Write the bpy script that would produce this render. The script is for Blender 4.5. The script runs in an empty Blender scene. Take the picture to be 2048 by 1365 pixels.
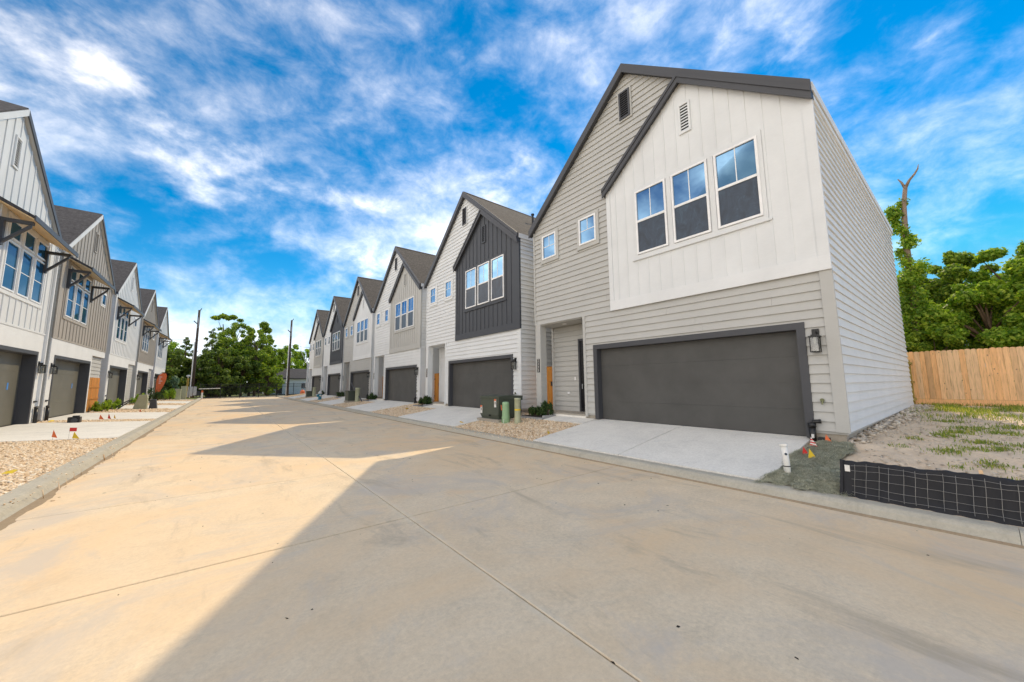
import bpy, math, random
import numpy as np
from mathutils import Vector
random.seed(7); rng = np.random.default_rng(7)
sc = bpy.context.scene
col = sc.collection
R_ = math.radians

# ------------------------------------------------------------------ camera
cam_d = bpy.data.cameras.new('camera'); cam = bpy.data.objects.new('camera', cam_d); col.objects.link(cam)
sc.camera = cam
cam_d.sensor_width = 36.0; cam_d.lens = 36.0*726.6/2048; cam_d.clip_start = 0.05; cam_d.clip_end = 3000
YAW, PIT, ROL = 0.67024, 0.11571, 0.00941
fw = Vector((math.sin(YAW)*math.cos(PIT), math.cos(YAW)*math.cos(PIT), math.sin(PIT)))
rt = Vector((math.cos(YAW), -math.sin(YAW), 0)); dn = fw.cross(rt)
r2 = math.cos(ROL)*rt + math.sin(ROL)*dn; d2 = -math.sin(ROL)*rt + math.cos(ROL)*dn
from mathutils import Matrix
cam.matrix_world = Matrix(((r2.x, -d2.x, -fw.x, 0), (r2.y, -d2.y, -fw.y, 0), (r2.z, -d2.z, -fw.z, 1.6), (0, 0, 0, 1)))

# ------------------------------------------------------------------ sun, sky, exposure
SUN = Vector((.627, .21, .75)).normalized()
sl = bpy.data.lights.new('sun', 'SUN'); so = bpy.data.objects.new('sun', sl); col.objects.link(so)
sl.energy = 2.0; sl.angle = R_(0.55); sl.color = (1, .81, .52)
so.location = SUN*80
so.rotation_euler = (-SUN).to_track_quat('-Z', 'Y').to_euler()
sc.view_settings.view_transform = 'Standard'; sc.view_settings.look = 'None'
sc.view_settings.gamma = 1; sc.view_settings.exposure = 0.60

w = bpy.data.worlds.new('World'); sc.world = w; w.use_nodes = True
nt = w.node_tree; nt.nodes.clear()
def N(t, nt=nt, **k):
    n = nt.nodes.new(t)
    for a, b in k.items():
        if a.startswith('i_'):
            key = a[2:]; key = int(key) if key.isdigit() else key.replace('_', ' ')
            n.inputs[key].default_value = b
        else: setattr(n, a, b)
    return n
CLOUD_SEED = 19.4
def build_world():
    L = nt.links.new
    out = N('ShaderNodeOutputWorld'); bg = N('ShaderNodeBackground')
    sky = N('ShaderNodeTexSky', sky_type='NISHITA', sun_disc=False)
    sky.sun_elevation = math.asin(SUN.z); sky.sun_rotation = math.atan2(SUN.x, SUN.y)
    sky.air_density = 1.0; sky.dust_density = 0.0; sky.ozone_density = 4.0; sky.altitude = 0
    hs = N('ShaderNodeHueSaturation', i_Saturation=1.45, i_Value=.70, i_Hue=.49)
    vmin = N('ShaderNodeVectorMath', operation='MINIMUM'); L(hs.outputs[0], vmin.inputs[0]); vmin.inputs[1].default_value = (1.2, 2.7, 4.3)
    L(sky.outputs[0], hs.inputs['Color'])
    tc = N('ShaderNodeTexCoord'); sep = N('ShaderNodeSeparateXYZ'); L(tc.outputs['Generated'], sep.inputs[0])
    def M(op, a, b=None, c=None, clamp=False):
        m = N('ShaderNodeMath', operation=op, use_clamp=clamp)
        for i, v in enumerate((a, b, c)):
            if v is None: continue
            if isinstance(v, (int, float)): m.inputs[i].default_value = v
            else: L(v, m.inputs[i])
        return m.outputs[0]
    zz = M('MAXIMUM', sep.outputs[2], 0.0)
    den = M('ADD', M('MULTIPLY', zz, .5), 0.62)
    px, py = M('DIVIDE', sep.outputs[0], den), M('DIVIDE', sep.outputs[1], den)
    cb = N('ShaderNodeCombineXYZ'); L(px, cb.inputs[0]); L(py, cb.inputs[1]); L(M('MULTIPLY_ADD', sep.outputs[2], 1.5, CLOUD_SEED), cb.inputs[2])
    n1 = N('ShaderNodeTexNoise', i_Scale=3.2, i_Detail=10.0, i_Roughness=.54, i_Distortion=.05); L(cb.outputs[0], n1.inputs['Vector'])
    n2 = N('ShaderNodeTexNoise', i_Scale=1.3, i_Detail=3.0, i_Roughness=.5); L(cb.outputs[0], n2.inputs['Vector'])
    n3 = N('ShaderNodeTexNoise', i_Scale=9.0, i_Detail=8.0, i_Roughness=.62, i_Distortion=.2); L(cb.outputs[0], n3.inputs['Vector'])
    # more cloud towards the west and towards the horizon
    west = M('MULTIPLY', sep.outputs[0], -.12)
    hor = M('POWER', M('SUBTRACT', 1.0, zz), 4.0)
    s = M('ADD', M('ADD', n1.outputs[0], M('MULTIPLY', M('SUBTRACT', n2.outputs[0], .5), .6)), M('ADD', west, M('MULTIPLY', hor, .0)))
    s = M('ADD', s, M('MULTIPLY', M('SUBTRACT', n3.outputs[0], .5), .16))
    mr = N('ShaderNodeMapRange', interpolation_type='SMOOTHSTEP'); L(s, mr.inputs[0])
    mr.inputs[1].default_value = .50; mr.inputs[2].default_value = .98; mr.inputs[3].default_value = 0; mr.inputs[4].default_value = .95
    # thin veil
    v = M('ADD', M('MULTIPLY', n3.outputs[0], .4), M('ADD', M('MULTIPLY', n2.outputs[0], .8), M('ADD', M('MULTIPLY', west, .8), M('MULTIPLY', hor, .08))))
    mv = N('ShaderNodeMapRange', interpolation_type='SMOOTHSTEP'); L(v, mv.inputs[0])
    mv.inputs[1].default_value = .455; mv.inputs[2].default_value = 1.0; mv.inputs[3].default_value = 0; mv.inputs[4].default_value = .60
    fac = M('SUBTRACT', 1.0, M('MULTIPLY', M('SUBTRACT', 1.0, mr.outputs[0]), M('SUBTRACT', 1.0, mv.outputs[0])))
    mix = N('ShaderNodeMix', data_type='RGBA'); L(fac, mix.inputs[0]); L(vmin.outputs[0], mix.inputs[6])
    cm = N('ShaderNodeMix', data_type='RGBA'); L(M('POWER', fac, 1.5), cm.inputs[0]); cm.inputs[6].default_value = (16.8, 14.7, 12.2, 1); cm.inputs[7].default_value = (32., 27.4, 22., 1)
    L(cm.outputs[2], mix.inputs[7])
    L(mix.outputs[2], bg.inputs[0]); bg.inputs[1].default_value = 0.15
    L(bg.outputs[0], out.inputs[0])
build_world()

# ------------------------------------------------------------------ materials
def newmat(name):
    m = bpy.data.materials.new(name); m.use_nodes = True
    t = m.node_tree; b = t.nodes['Principled BSDF']
    return m, t, b
def ramp(t, fac, stops, interp='LINEAR'):
    r = N('ShaderNodeValToRGB', t); r.color_ramp.interpolation = interp
    e = r.color_ramp.elements
    while len(e) > 1: e.remove(e[-1])
    e[0].position = stops[0][0]; e[0].color = (*stops[0][1], 1)
    for p, c in stops[1:]:
        x = e.new(p); x.color = (*c, 1)
    t.links.new(fac, r.inputs[0]); return r.outputs[0]
def mixc(t, fac, a, b, mode='MIX'):
    m = N('ShaderNodeMix', t, data_type='RGBA', blend_type=mode)
    for i, v in ((0, fac), (6, a), (7, b)):
        if isinstance(v, (int, float)): m.inputs[i].default_value = v
        elif isinstance(v, tuple): m.inputs[i].default_value = (*v, 1)
        else: t.links.new(v, m.inputs[i])
    return m.outputs[2]
def pos(t, scale=(1, 1, 1)):
    g = N('ShaderNodeNewGeometry', t); m = N('ShaderNodeMapping', t); m.inputs['Scale'].default_value = scale
    t.links.new(g.outputs['Position'], m.inputs[0]); return m.outputs[0]
def noise(t, vec, scale, detail=5., rough=.55, dist=0.):
    n = N('ShaderNodeTexNoise', t, i_Scale=scale, i_Detail=detail, i_Roughness=rough, i_Distortion=dist)
    t.links.new(vec, n.inputs['Vector']); return n.outputs[0]
def bump(t, b, h, strength=.3, dist=.01):
    n = N('ShaderNodeBump', t); n.inputs['Strength'].default_value = strength; n.inputs['Distance'].default_value = dist
    t.links.new(h, n.inputs['Height']); t.links.new(n.outputs[0], b.inputs['Normal'])
def island(t):
    return N('ShaderNodeNewGeometry', t).outputs['Random Per Island']
def objrand(t):
    return N('ShaderNodeObjectInfo', t).outputs['Random']
def mul(c, k): return tuple(min(1, x*k) for x in c)

def paint(name, c, rough=.6, var=.06, grain=(3, 3, 40)):
    m, t, b = newmat(name)
    n = noise(t, pos(t), 1.3, 6, .6); g = noise(t, pos(t, grain), 3, 4, .6)
    c1 = ramp(t, n, [(.3, mul(c, 1-var)), (.7, mul(c, 1+var*.6))])
    c1 = mixc(t, .05, c1, ramp(t, g, [(.35, mul(c, .6)), (.65, mul(c, 1.2))]))
    r = mixc(t, objrand(t), mul((1, 1, 1), .965), (1, 1, 1))
    c1 = mixc(t, 1., c1, r, 'MULTIPLY')
    t.links.new(c1, b.inputs['Base Color']); b.inputs['Roughness'].default_value = rough
    bump(t, b, g, .12, .004); return m
def plain(name, c, rough=.5, metal=0., spec=.5):
    m, t, b = newmat(name)
    n = noise(t, pos(t), 6, 5, .6)
    t.links.new(ramp(t, n, [(.3, mul(c, .9)), (.7, mul(c, 1.06))]), b.inputs['Base Color'])
    b.inputs['Roughness'].default_value = rough; b.inputs['Metallic'].default_value = metal
    b.inputs['Specular IOR Level'].default_value = spec
    return m
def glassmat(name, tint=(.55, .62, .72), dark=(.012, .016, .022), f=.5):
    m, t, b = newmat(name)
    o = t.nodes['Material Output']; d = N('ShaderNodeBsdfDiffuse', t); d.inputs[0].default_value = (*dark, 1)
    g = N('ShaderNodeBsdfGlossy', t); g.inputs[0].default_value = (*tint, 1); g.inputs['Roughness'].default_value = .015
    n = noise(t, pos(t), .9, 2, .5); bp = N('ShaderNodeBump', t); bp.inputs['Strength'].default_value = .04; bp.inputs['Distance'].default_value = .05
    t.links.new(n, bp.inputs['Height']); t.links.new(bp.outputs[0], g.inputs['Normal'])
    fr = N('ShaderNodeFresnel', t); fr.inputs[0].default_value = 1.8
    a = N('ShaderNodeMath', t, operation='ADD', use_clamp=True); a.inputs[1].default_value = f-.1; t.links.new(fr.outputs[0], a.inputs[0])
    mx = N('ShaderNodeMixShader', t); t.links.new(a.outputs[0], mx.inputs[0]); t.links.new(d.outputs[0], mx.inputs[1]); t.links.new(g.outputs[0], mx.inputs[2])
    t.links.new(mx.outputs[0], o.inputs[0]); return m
def concrete(name, c, stain=.25, orange=.0, scale=1., specks=False, rough=.85):
    m, t, b = newmat(name); p = pos(t)
    n1 = noise(t, p, .45*scale, 6, .62, .4); n2 = noise(t, p, 2.2*scale, 8, .7, .3); n3 = noise(t, p, 24, 6, .88)
    n4 = noise(t, p, .8*scale, 8, .75, .8)
    c1 = ramp(t, n1, [(.3, mul(c, .88)), (.5, c), (.72, mul(c, 1.10))])
    c1 = mixc(t, .55, c1, ramp(t, n2, [(.30, mul(c, .66)), (.5, c), (.70, mul(c, 1.2))]))
    c1 = mixc(t, .42, c1, ramp(t, n3, [(.3, mul(c, .5)), (.7, mul(c, 1.35))]))
    fs = ramp(t, n4, [(.57, (0, 0, 0)), (.70, (stain*.8,)*3)])
    c1 = mixc(t, fs, c1, mul((c[0]*.92, c[1]*.98, c[2]*1.12), .48))
    if orange:
        fo = ramp(t, noise(t, p, .6, 6, .6, .5), [(.6, (0, 0, 0)), (.78, (orange,)*3)])
        c1 = mixc(t, fo, c1, (c[0]*1.0, c[1]*.72, c[2]*.4))
    if specks:
        q1 = ramp(t, noise(t, p, .33, 7, .65, .6), [(.42, (0, 0, 0)), (.62, (.75,)*3)]); c1 = mixc(t, q1, c1, (c[0]*1.04, c[1]*.93, c[2]*.78))
        q2 = ramp(t, noise(t, p, .55, 9, .72, 1.0), [(.50, (0, 0, 0)), (.64, (.75,)*3)]); c1 = mixc(t, q2, c1, (c[0]*.78, c[1]*.84, c[2]*.98))
        q3 = ramp(t, noise(t, pos(t, (1, .22, 1)), 1.6, 8, .7, .5), [(.56, (0, 0, 0)), (.68, (.65,)*3)]); c1 = mixc(t, q3, c1, mul(c, .6))
        v = N('ShaderNodeTexVoronoi', t, i_Scale=1.5, i_Randomness=1.0); t.links.new(p, v.inputs['Vector'])
        wv = noise(t, p, 9, 4, .6)
        ad = N('ShaderNodeMath', t, operation='MULTIPLY_ADD'); t.links.new(wv, ad.inputs[0]); ad.inputs[1].default_value = .09; t.links.new(v.outputs['Distance'], ad.inputs[2])
        fk = ramp(t, ad.outputs[0], [(.066, (.75,)*3), (.082, (0, 0, 0))])
        pick = ramp(t, v.outputs['Color'], [(.32, (0, 0, 0)), (.36, (1, 1, 1))], 'CONSTANT')
        c1 = mixc(t, mixc(t, 1., fk, pick, 'MULTIPLY'), c1, mul(c, .3))
        # grey cement smear along the centre joint
        sx = N('ShaderNodeSeparateXYZ', t); g = N('ShaderNodeNewGeometry', t); t.links.new(g.outputs['Position'], sx.inputs[0])
        a = N('ShaderNodeMath', t, operation='SUBTRACT'); t.links.new(sx.outputs[0], a.inputs[0]); a.inputs[1].default_value = 1.865
        a2 = N('ShaderNodeMath', t, operation='ABSOLUTE'); t.links.new(a.outputs[0], a2.inputs[0])
        a3 = N('ShaderNodeMath', t, operation='MULTIPLY_ADD'); t.links.new(noise(t, p, 5, 4, .6), a3.inputs[0]); a3.inputs[1].default_value = .16; t.links.new(a2.outputs[0], a3.inputs[2])
        fj = ramp(t, a3.outputs[0], [(.085, (.38,)*3), (.15, (0, 0, 0))])
        c1 = mixc(t, fj, c1, (.74, .66, .52))
    t.links.new(c1, b.inputs['Base Color']); b.inputs['Roughness'].default_value = rough
    b.inputs['Specular IOR Level'].default_value = .25
    h = mixc(t, .6, n2, n3); bump(t, b, h, .3, .012); return m
def wood(name, c, dark=.55, knots=True, axis=(9, 9, .8)):
    m, t, b = newmat(name); p = pos(t, axis)
    n = noise(t, p, 3, 6, .6, .6); r = objrand(t)
    c1 = ramp(t, n, [(.3, mul(c, dark)), (.5, c), (.75, mul(c, 1.2))])
    vr = ramp(t, r, [(0, (.70, .62, .52)), (.35, (1, 1, 1)), (.7, (1.0, .84, .66)), (1, (.86, .74, .6))])
    c1 = mixc(t, 1., c1, vr, 'MULTIPLY')
    if knots:
        v = N('ShaderNodeTexVoronoi', t, i_Scale=3.2); t.links.new(pos(t, (1, 1.6, 1)), v.inputs['Vector'])
        c1 = mixc(t, ramp(t, v.outputs['Distance'], [(.07, (.8,)*3), (.11, (0, 0, 0))]), c1, mul(c, .28))
    t.links.new(c1, b.inputs['Base Color']); b.inputs['Roughness'].default_value = .75
    bump(t, b, n, .2, .004); return m
def leafmat(name, stops, trans=.35, sat=1.):
    m, t, b = newmat(name); o = t.nodes['Material Output']
    c1 = ramp(t, island(t), stops)
    big = noise(t, pos(t), .5, 3, .5)
    c1 = mixc(t, 1., c1, ramp(t, big, [(.35, (.75, .8, .75)), (.65, (1.15, 1.1, .9))]), 'MULTIPLY')
    t.links.new(c1, b.inputs['Base Color']); b.inputs['Roughness'].default_value = .5; b.inputs['Specular IOR Level'].default_value = .3
    tr = N('ShaderNodeBsdfTranslucent', t); t.links.new(mixc(t, 1., c1, (1.3, 1.35, .6), 'MULTIPLY'), tr.inputs[0])
    mx = N('ShaderNodeMixShader', t); mx.inputs[0].default_value = trans
    t.links.new(b.outputs[0], mx.inputs[1]); t.links.new(tr.outputs[0], mx.inputs[2]); t.links.new(mx.outputs[0], o.inputs[0]); return m
def islandmat(name, stops, rough=.8):
    m, t, b = newmat(name); t.links.new(ramp(t, island(t), stops), b.inputs['Base Color'])
    b.inputs['Roughness'].default_value = rough; b.inputs['Specular IOR Level'].default_value = .2; return m
def shingles(name, c):
    m, t, b = newmat(name); p = pos(t)
    br = N('ShaderNodeTexBrick', t, i_Scale=1.0); br.offset = .37
    br.inputs['Brick Width'].default_value = .32; br.inputs['Row Height'].default_value = .13; br.inputs['Mortar Size'].default_value = .006
    br.inputs['Color1'].default_value = (*mul(c, .75), 1); br.inputs['Color2'].default_value = (*mul(c, 1.3), 1); br.inputs['Mortar'].default_value = (*mul(c, .35), 1)
    # run the courses along X and up the slope
    sx = N('ShaderNodeSeparateXYZ', t); t.links.new(p, sx.inputs[0]); cb = N('ShaderNodeCombineXYZ', t)
    t.links.new(sx.outputs[0], cb.inputs[0]); t.links.new(sx.outputs[2], cb.inputs[1]); t.links.new(cb.outputs[0], br.inputs['Vector'])
    n = noise(t, p, 9, 6, .8)
    c1 = mixc(t, .6, br.outputs[0], ramp(t, n, [(.40, mul(c, .45)), (.60, mul(c, 1.75))]))
    t.links.new(c1, b.inputs['Base Color']); b.inputs['Roughness'].default_value = .95; bump(t, b, mixc(t, .5, n, br.outputs[0]), .5, .02); return m

WHITE = (.735, .752, .758); GREIGE = (.495, .492, .468); CHAR = (.060, .066, .078); TAUPE = (.40, .365, .32)
M = dict(
    white=paint('white_paint', WHITE), white_trim=paint('white_trim_paint', (.775, .79, .796)), greige=paint('greige_paint', GREIGE),
    charcoal=paint('charcoal_paint', CHAR), taupe=paint('taupe_paint', TAUPE), cream=paint('cream_paint', (.76, .70, .59)),
    trim_dark=paint('dark_trim_paint', (.058, .060, .068), .5), vinyl=plain('white_vinyl', (.86, .86, .86), .35),
    garage=paint('garage_door_paint', (.078, .077, .073), .6, .22, (20, 20, 20)), garage_left=paint('garage_door_grey', (.15, .145, .12), .5, .15, (8, 8, 40)),
    door=plain('front_door_black', (.012, .012, .016), .25), black=plain('black_metal', (.012, .012, .013), .4), glass=glassmat('window_glass', (.15, .28, .44), (.034, .105, .18), .20),  # window panes: reflected sky blue is partly painted into the diffuse colour
    glass_dark=glassmat('window_glass_dim', (.45, .50, .55), (.02, .022, .025), .34), screen=None,
    lamp_glass=glassmat('lantern_glass', (.75, .75, .72), (.35, .34, .31), .3), bulb=plain('frosted_bulb', (.8, .78, .7), .4),
    road=concrete('road_concrete', (.77, .615, .43), .7, .5, 1., True), joint=plain('joint_filler', (.13, .115, .09), .9),
    drive=concrete('driveway_concrete', (.84, .79, .70), .4, 0, .8), kerb=concrete('kerb_concrete', (.47, .435, .355), .45, .25, 1.2),
    found=concrete('foundation_concrete', (.40, .36, .30), .3, .25, 2.), dirt=concrete('bare_dirt', (.68, .54, .39), .5, .25, 2.5),
    gbase=concrete('gravel_bed_soil', (.42, .31, .19), .3, .3, 8.),
    gravel=islandmat('gravel_stone', [(0, (.80, .62, .42)), (.25, (.68, .49, .30)), (.45, (.88, .74, .55)), (.6, (.55, .36, .20)), (.75, (.92, .82, .66)), (.9, (.74, .56, .36)), (1, (.36, .25, .15))]),
    rock=islandmat('rubble_stone', [(0, (.50, .43, .34)), (.5, (.64, .56, .46)), (.8, (.36, .30, .24)), (1, (.74, .67, .56))]),
    roof_r=shingles('shingle_brown', (.088, .077, .067)), roof_l=shingles('shingle_dark', (.062, .058, .060)),
    cedar=wood('orange_cedar', (.60, .27, .05), .6, False), fence=wood('cedar_fence', (.84, .57, .33), .70), treated=wood('treated_pine', (.36, .29, .07), .7, False),
    soffit=wood('pine_soffit', (.80, .68, .48), .75, False, (9, .8, 9)), barkm=wood('bark', (.13, .095, .065), .5, False, (6, 6, 1.5)),
    deadwood=wood('dead_wood', (.27, .21, .165), .5, False, (6, 6, 1.5)), pole_wood=wood('pole_wood', (.055, .045, .04), .6, False, (8, 8, .5)),
    transformer=paint('transformer_green', (.072, .086, .064), .45, .12, (5, 5, 5)), ped=plain('pedestal_green', (.30, .47, .26), .55), ped2=plain('pedestal_olive', (.43, .45, .30), .6),
    grey_metal=plain('galvanised_metal', (.50, .52, .54), .45, .3), sticker=plain('sticker_white', (.78, .76, .72), .5), red=plain('flag_red', (.62, .02, .015), .5),
    orange=plain('flag_orange', (.78, .17, .05), .5), yellow=plain('flag_yellow', (.80, .56, .02), .5), pvc=plain('white_pvc', (.78, .77, .73), .4),
    blue=plain('tape_blue', (.06, .25, .65), .6), hyd=plain('hydrant_blue', (.02, .22, .32), .4), fabric=plain('silt_fabric', (.014, .014, .017), .75), wire=plain('galvanised_wire', (.30, .29, .27), .45, .5),
    mat_base=concrete('erosion_mat', (.36, .355, .26), .4, 0, 9.), fibre=islandmat('erosion_fibre', [(0, (.26, .27, .19)), (.5, (.43, .43, .31)), (.85, (.58, .56, .41)), (1, (.72, .65, .48))]),
    grass=leafmat('yard_grass', [(0, (.13, .21, .035)), (.5, (.24, .32, .06)), (.8, (.40, .40, .08)), (1, (.52, .46, .18))], .35),
    lawn=concrete('lawn_base', (.17, .19, .06), .3, .4, 3.), leaf_a=leafmat('tree_leaf', [(0, (.07, .15, .02)), (.5, (.22, .33, .045)), (1, (.46, .54, .08))], .5),
    leaf_b=leafmat('bright_leaf', [(0, (.10, .21, .022)), (.5, (.29, .44, .05)), (1, (.52, .60, .10))], .55), leaf_c=leafmat('conifer_leaf', [(0, (.06, .10, .025)), (.5, (.13, .20, .04)), (1, (.26, .34, .065))], .4),
    shrub=leafmat('shrub_leaf', [(0, (.02, .05, .015)), (.6, (.045, .09, .025)), (1, (.10, .15, .04))], .2), bluegreen=leafmat('spruce_leaf', [(0, (.06, .13, .09)), (.6, (.12, .22, .16)), (1, (.2, .3, .2))], .2),
    sand=concrete('gutter_sand', (.34, .26, .17), .4, .4, 9.), soil=plain('planter_soil', (.03, .022, .016), .95), stone_edge=concrete('edging_stone', (.36, .36, .36), .2, 0, 3.), brass=plain('brass', (.16, .17, .10), .35, .8), tan=paint('tan_siding', (.45, .38, .28)),
)
def screenmat():
    m, t, b = newmat('insect_screen'); n = noise(t, pos(t, (1, 1, .6)), 3.5, 6, .7, 1.2)
    t.links.new(ramp(t, n, [(.35, (.017, .028, .048)), (.55, (.028, .048, .080)), (.72, (.045, .085, .13))]), b.inputs['Base Color']); b.inputs['Roughness'].default_value = .35; return m
M['screen'] = screenmat()
def clearglass(name):
    m, t, b = newmat(name); o = t.nodes['Material Output']; a = N('ShaderNodeBsdfTransparent', t); a.inputs[0].default_value = (.62, .63, .62, 1)
    gl = N('ShaderNodeBsdfGlossy', t); gl.inputs['Roughness'].default_value = .08; mx = N('ShaderNodeMixShader', t); mx.inputs[0].default_value = .14
    t.links.new(a.outputs[0], mx.inputs[1]); t.links.new(gl.outputs[0], mx.inputs[2]); t.links.new(mx.outputs[0], o.inputs[0]); return m
M['lamp_glass'] = clearglass('lantern_glass_clear')

# ------------------------------------------------------------------ mesh helpers
BASE = {}
def tag(o, label=None, cat=None, group=None, kind=None):
    if label: o['label'] = label
    if cat: o['category'] = cat
    if group: o['group'] = group
    if kind: o['kind'] = kind
    return o
def root(name, loc, label=None, cat=None, group=None, kind=None):
    o = bpy.data.objects.new(name, None); o.empty_display_size = .2; col.objects.link(o); o.location = loc; BASE[o.name] = Vector(loc)
    return tag(o, label, cat, group, kind)
def mk(name, V, F, m, parent=None, smooth=False, origin=None):
    me = bpy.data.meshes.new(name)
    o = bpy.data.objects.new(name, me); col.objects.link(o)
    if parent is not None:
        b = BASE[parent.name]; o.parent = parent; BASE[o.name] = b
    else:
        b = Vector(origin) if origin else Vector((0, 0, 0)); o.location = b; BASE[o.name] = b
    me.from_pydata([(v[0]-b.x, v[1]-b.y, v[2]-b.z) for v in V], [], F)
    if smooth: me.polygons.foreach_set('use_smooth', [True]*len(F))
    me.materials.append(m if not isinstance(m, str) else M[m]); me.update(); return o
class MB:
    def __init__(s): s.V = []; s.F = []
    def add(s, V, F):
        n = len(s.V); s.V += [tuple(v) for v in V]; s.F += [tuple(i+n for i in f) for f in F]; return s
    def box(s, x0, x1, y0, y1, z0, z1):
        V = [(x, y, z) for z in (z0, z1) for y in (y0, y1) for x in (x0, x1)]
        return s.add(V, [(0, 2, 3, 1), (4, 5, 7, 6), (0, 1, 5, 4), (2, 6, 7, 3), (0, 4, 6, 2), (1, 3, 7, 5)])
    def prism(s, pts, vec):
        n = len(pts); v = Vector(vec)
        V = [tuple(p) for p in pts]+[tuple(Vector(p)+v) for p in pts]
        F = [tuple(range(n))[::-1], tuple(range(n, 2*n))]+[(i, (i+1) % n, n+(i+1) % n, n+i) for i in range(n)]
        return s.add(V, F)
    def tube(s, pts, rad, n=8, cap=True):
        pts = [Vector(p) for p in pts]; rad = rad if isinstance(rad, (list, tuple)) else [rad]*len(pts)
        V = []; ref = None
        for i, p in enumerate(pts):
            d = (pts[min(i+1, len(pts)-1)]-pts[max(i-1, 0)]).normalized()
            if ref is None: ref = Vector((1, 0, 0)) if abs(d.x) < .8 else Vector((0, 1, 0))
            a = d.cross(ref).normalized(); b = d.cross(a); ref = -b if False else ref
            for k in range(n):
                t = 2*math.pi*k/n; V.append(p+(a*math.cos(t)+b*math.sin(t))*rad[i])
        F = [(i*n+k, i*n+(k+1) % n, (i+1)*n+(k+1) % n, (i+1)*n+k) for i in range(len(pts)-1) for k in range(n)]
        if cap: F += [tuple(range(n))[::-1], tuple(range((len(pts)-1)*n, len(pts)*n))]
        return s.add(V, F)
    def lathe(s, c, prof, n=16):
        return s.tube([(c[0], c[1], c[2]+z) for r, z in prof], [max(r, .0005) for r, z in prof], n)
    def done(s, name, m, parent=None, smooth=False, origin=None): return mk(name, s.V, s.F, m, parent, smooth, origin)
def npmesh(name, V, F, m, parent=None, smooth=False, loc=(0, 0, 0)):
    """V (n,3) float array in local coordinates, F (k,4) or (k,3) int array"""
    me = bpy.data.meshes.new(name); k = F.shape[1]
    me.vertices.add(len(V)); me.vertices.foreach_set('co', np.ascontiguousarray(V, dtype=np.float32).ravel())
    me.loops.add(F.size); me.loops.foreach_set('vertex_index', np.ascontiguousarray(F, dtype=np.int32).ravel())
    me.polygons.add(len(F)); me.polygons.foreach_set('loop_start', np.arange(0, F.size, k, dtype=np.int32))
    if smooth: me.polygons.foreach_set('use_smooth', np.ones(len(F), dtype=bool))
    me.update(calc_edges=True); me.materials.append(M[m] if isinstance(m, str) else m)
    o = bpy.data.objects.new(name, me); col.objects.link(o)
    if parent is not None: o.parent = parent
    o.location = loc; BASE[o.name] = Vector(loc); return o
def g(X):
    if X > 8.9: return .5+.012*(X-8.9)
    if X > 6.25: return .13+.37*(X-6.25)/2.65
    if X > -2.25: return .13
    if X > -5.6: return .13+.15*(-2.25-X)/3.35
    return .28

# ------------------------------------------------------------------ setting: ground, road, kerbs
YEND = 60.0
mk('ground', [(-900, -900, -.12), (900, -900, -.12), (900, 1500, -.12), (-900, 1500, -.12)], [(0, 1, 2, 3)], 'lawn')['kind'] = 'structure'
def terrain(name, xs, y0, y1, m, dz=-.03, amp=0., ny=30):
    ys = np.linspace(y0, y1, ny); V = []; F = []
    for y in ys:
        for x in xs: V.append((x, y, g(x)+dz+(amp*(math.sin(x*3.1+y*1.7)+math.sin(x*1.3-y*4.3))*.5 if 6.6 < x < 21 else 0)))
    n = len(xs)
    F = [(j*n+i, j*n+i+1, (j+1)*n+i+1, (j+1)*n+i) for j in range(ny-1) for i in range(n-1)]
    o = mk(name, V, F, m, smooth=True); o['kind'] = 'structure'; return o
def rough_yard():
    xs = [6.235, 6.4]+list(np.arange(6.55, 14, .09))+list(np.arange(14, 23, .22))+[26, 60]; ys = [-25, -10, -5]+list(np.arange(-3.2, 1.91, .085)); q = np.random.default_rng(8); V = []
    k = [(q.uniform(1.5, 14), q.uniform(-14, 14), q.uniform(0, 6)) for _ in range(14)]
    for y in ys:
        for x in xs:
            h = 0
            if 6.6 < x < 23: h = sum(math.sin(a*x+b*y+c)/(2+abs(a)+abs(b)*.5) for a, b, c in k)*.045+q.normal(0, .006)
            V.append((x, y, g(x)-.02+h))
    n = len(xs); F = [(j*n+i, j*n+i+1, (j+1)*n+i+1, (j+1)*n+i) for j in range(len(ys)-1) for i in range(n-1)]
    mk('bare_ground', V, F, 'dirt')['kind'] = 'structure'
rough_yard()
terrain('house_lots', [6.235, 7, 8, 8.9, 12, 20, 60], 1.9, 58, 'gbase', -.03)
terrain('house_lots', [-60, -20, -5.6, -4, -3, -2.235], -20, 58, 'gbase', -.03)
lawn = terrain('lawn_strip', [-14, -5.6, -4, -2.26], 55.5, 59.9, 'lawn', .01); 
road = mk('road', [(-2.02, -12, -.03), (6.12, -12, -.03), (6.12, YEND+1, -.03), (-2.02, YEND+1, -.03)], [(0, 1, 2, 3)], 'joint'); road['kind'] = 'structure'
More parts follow.
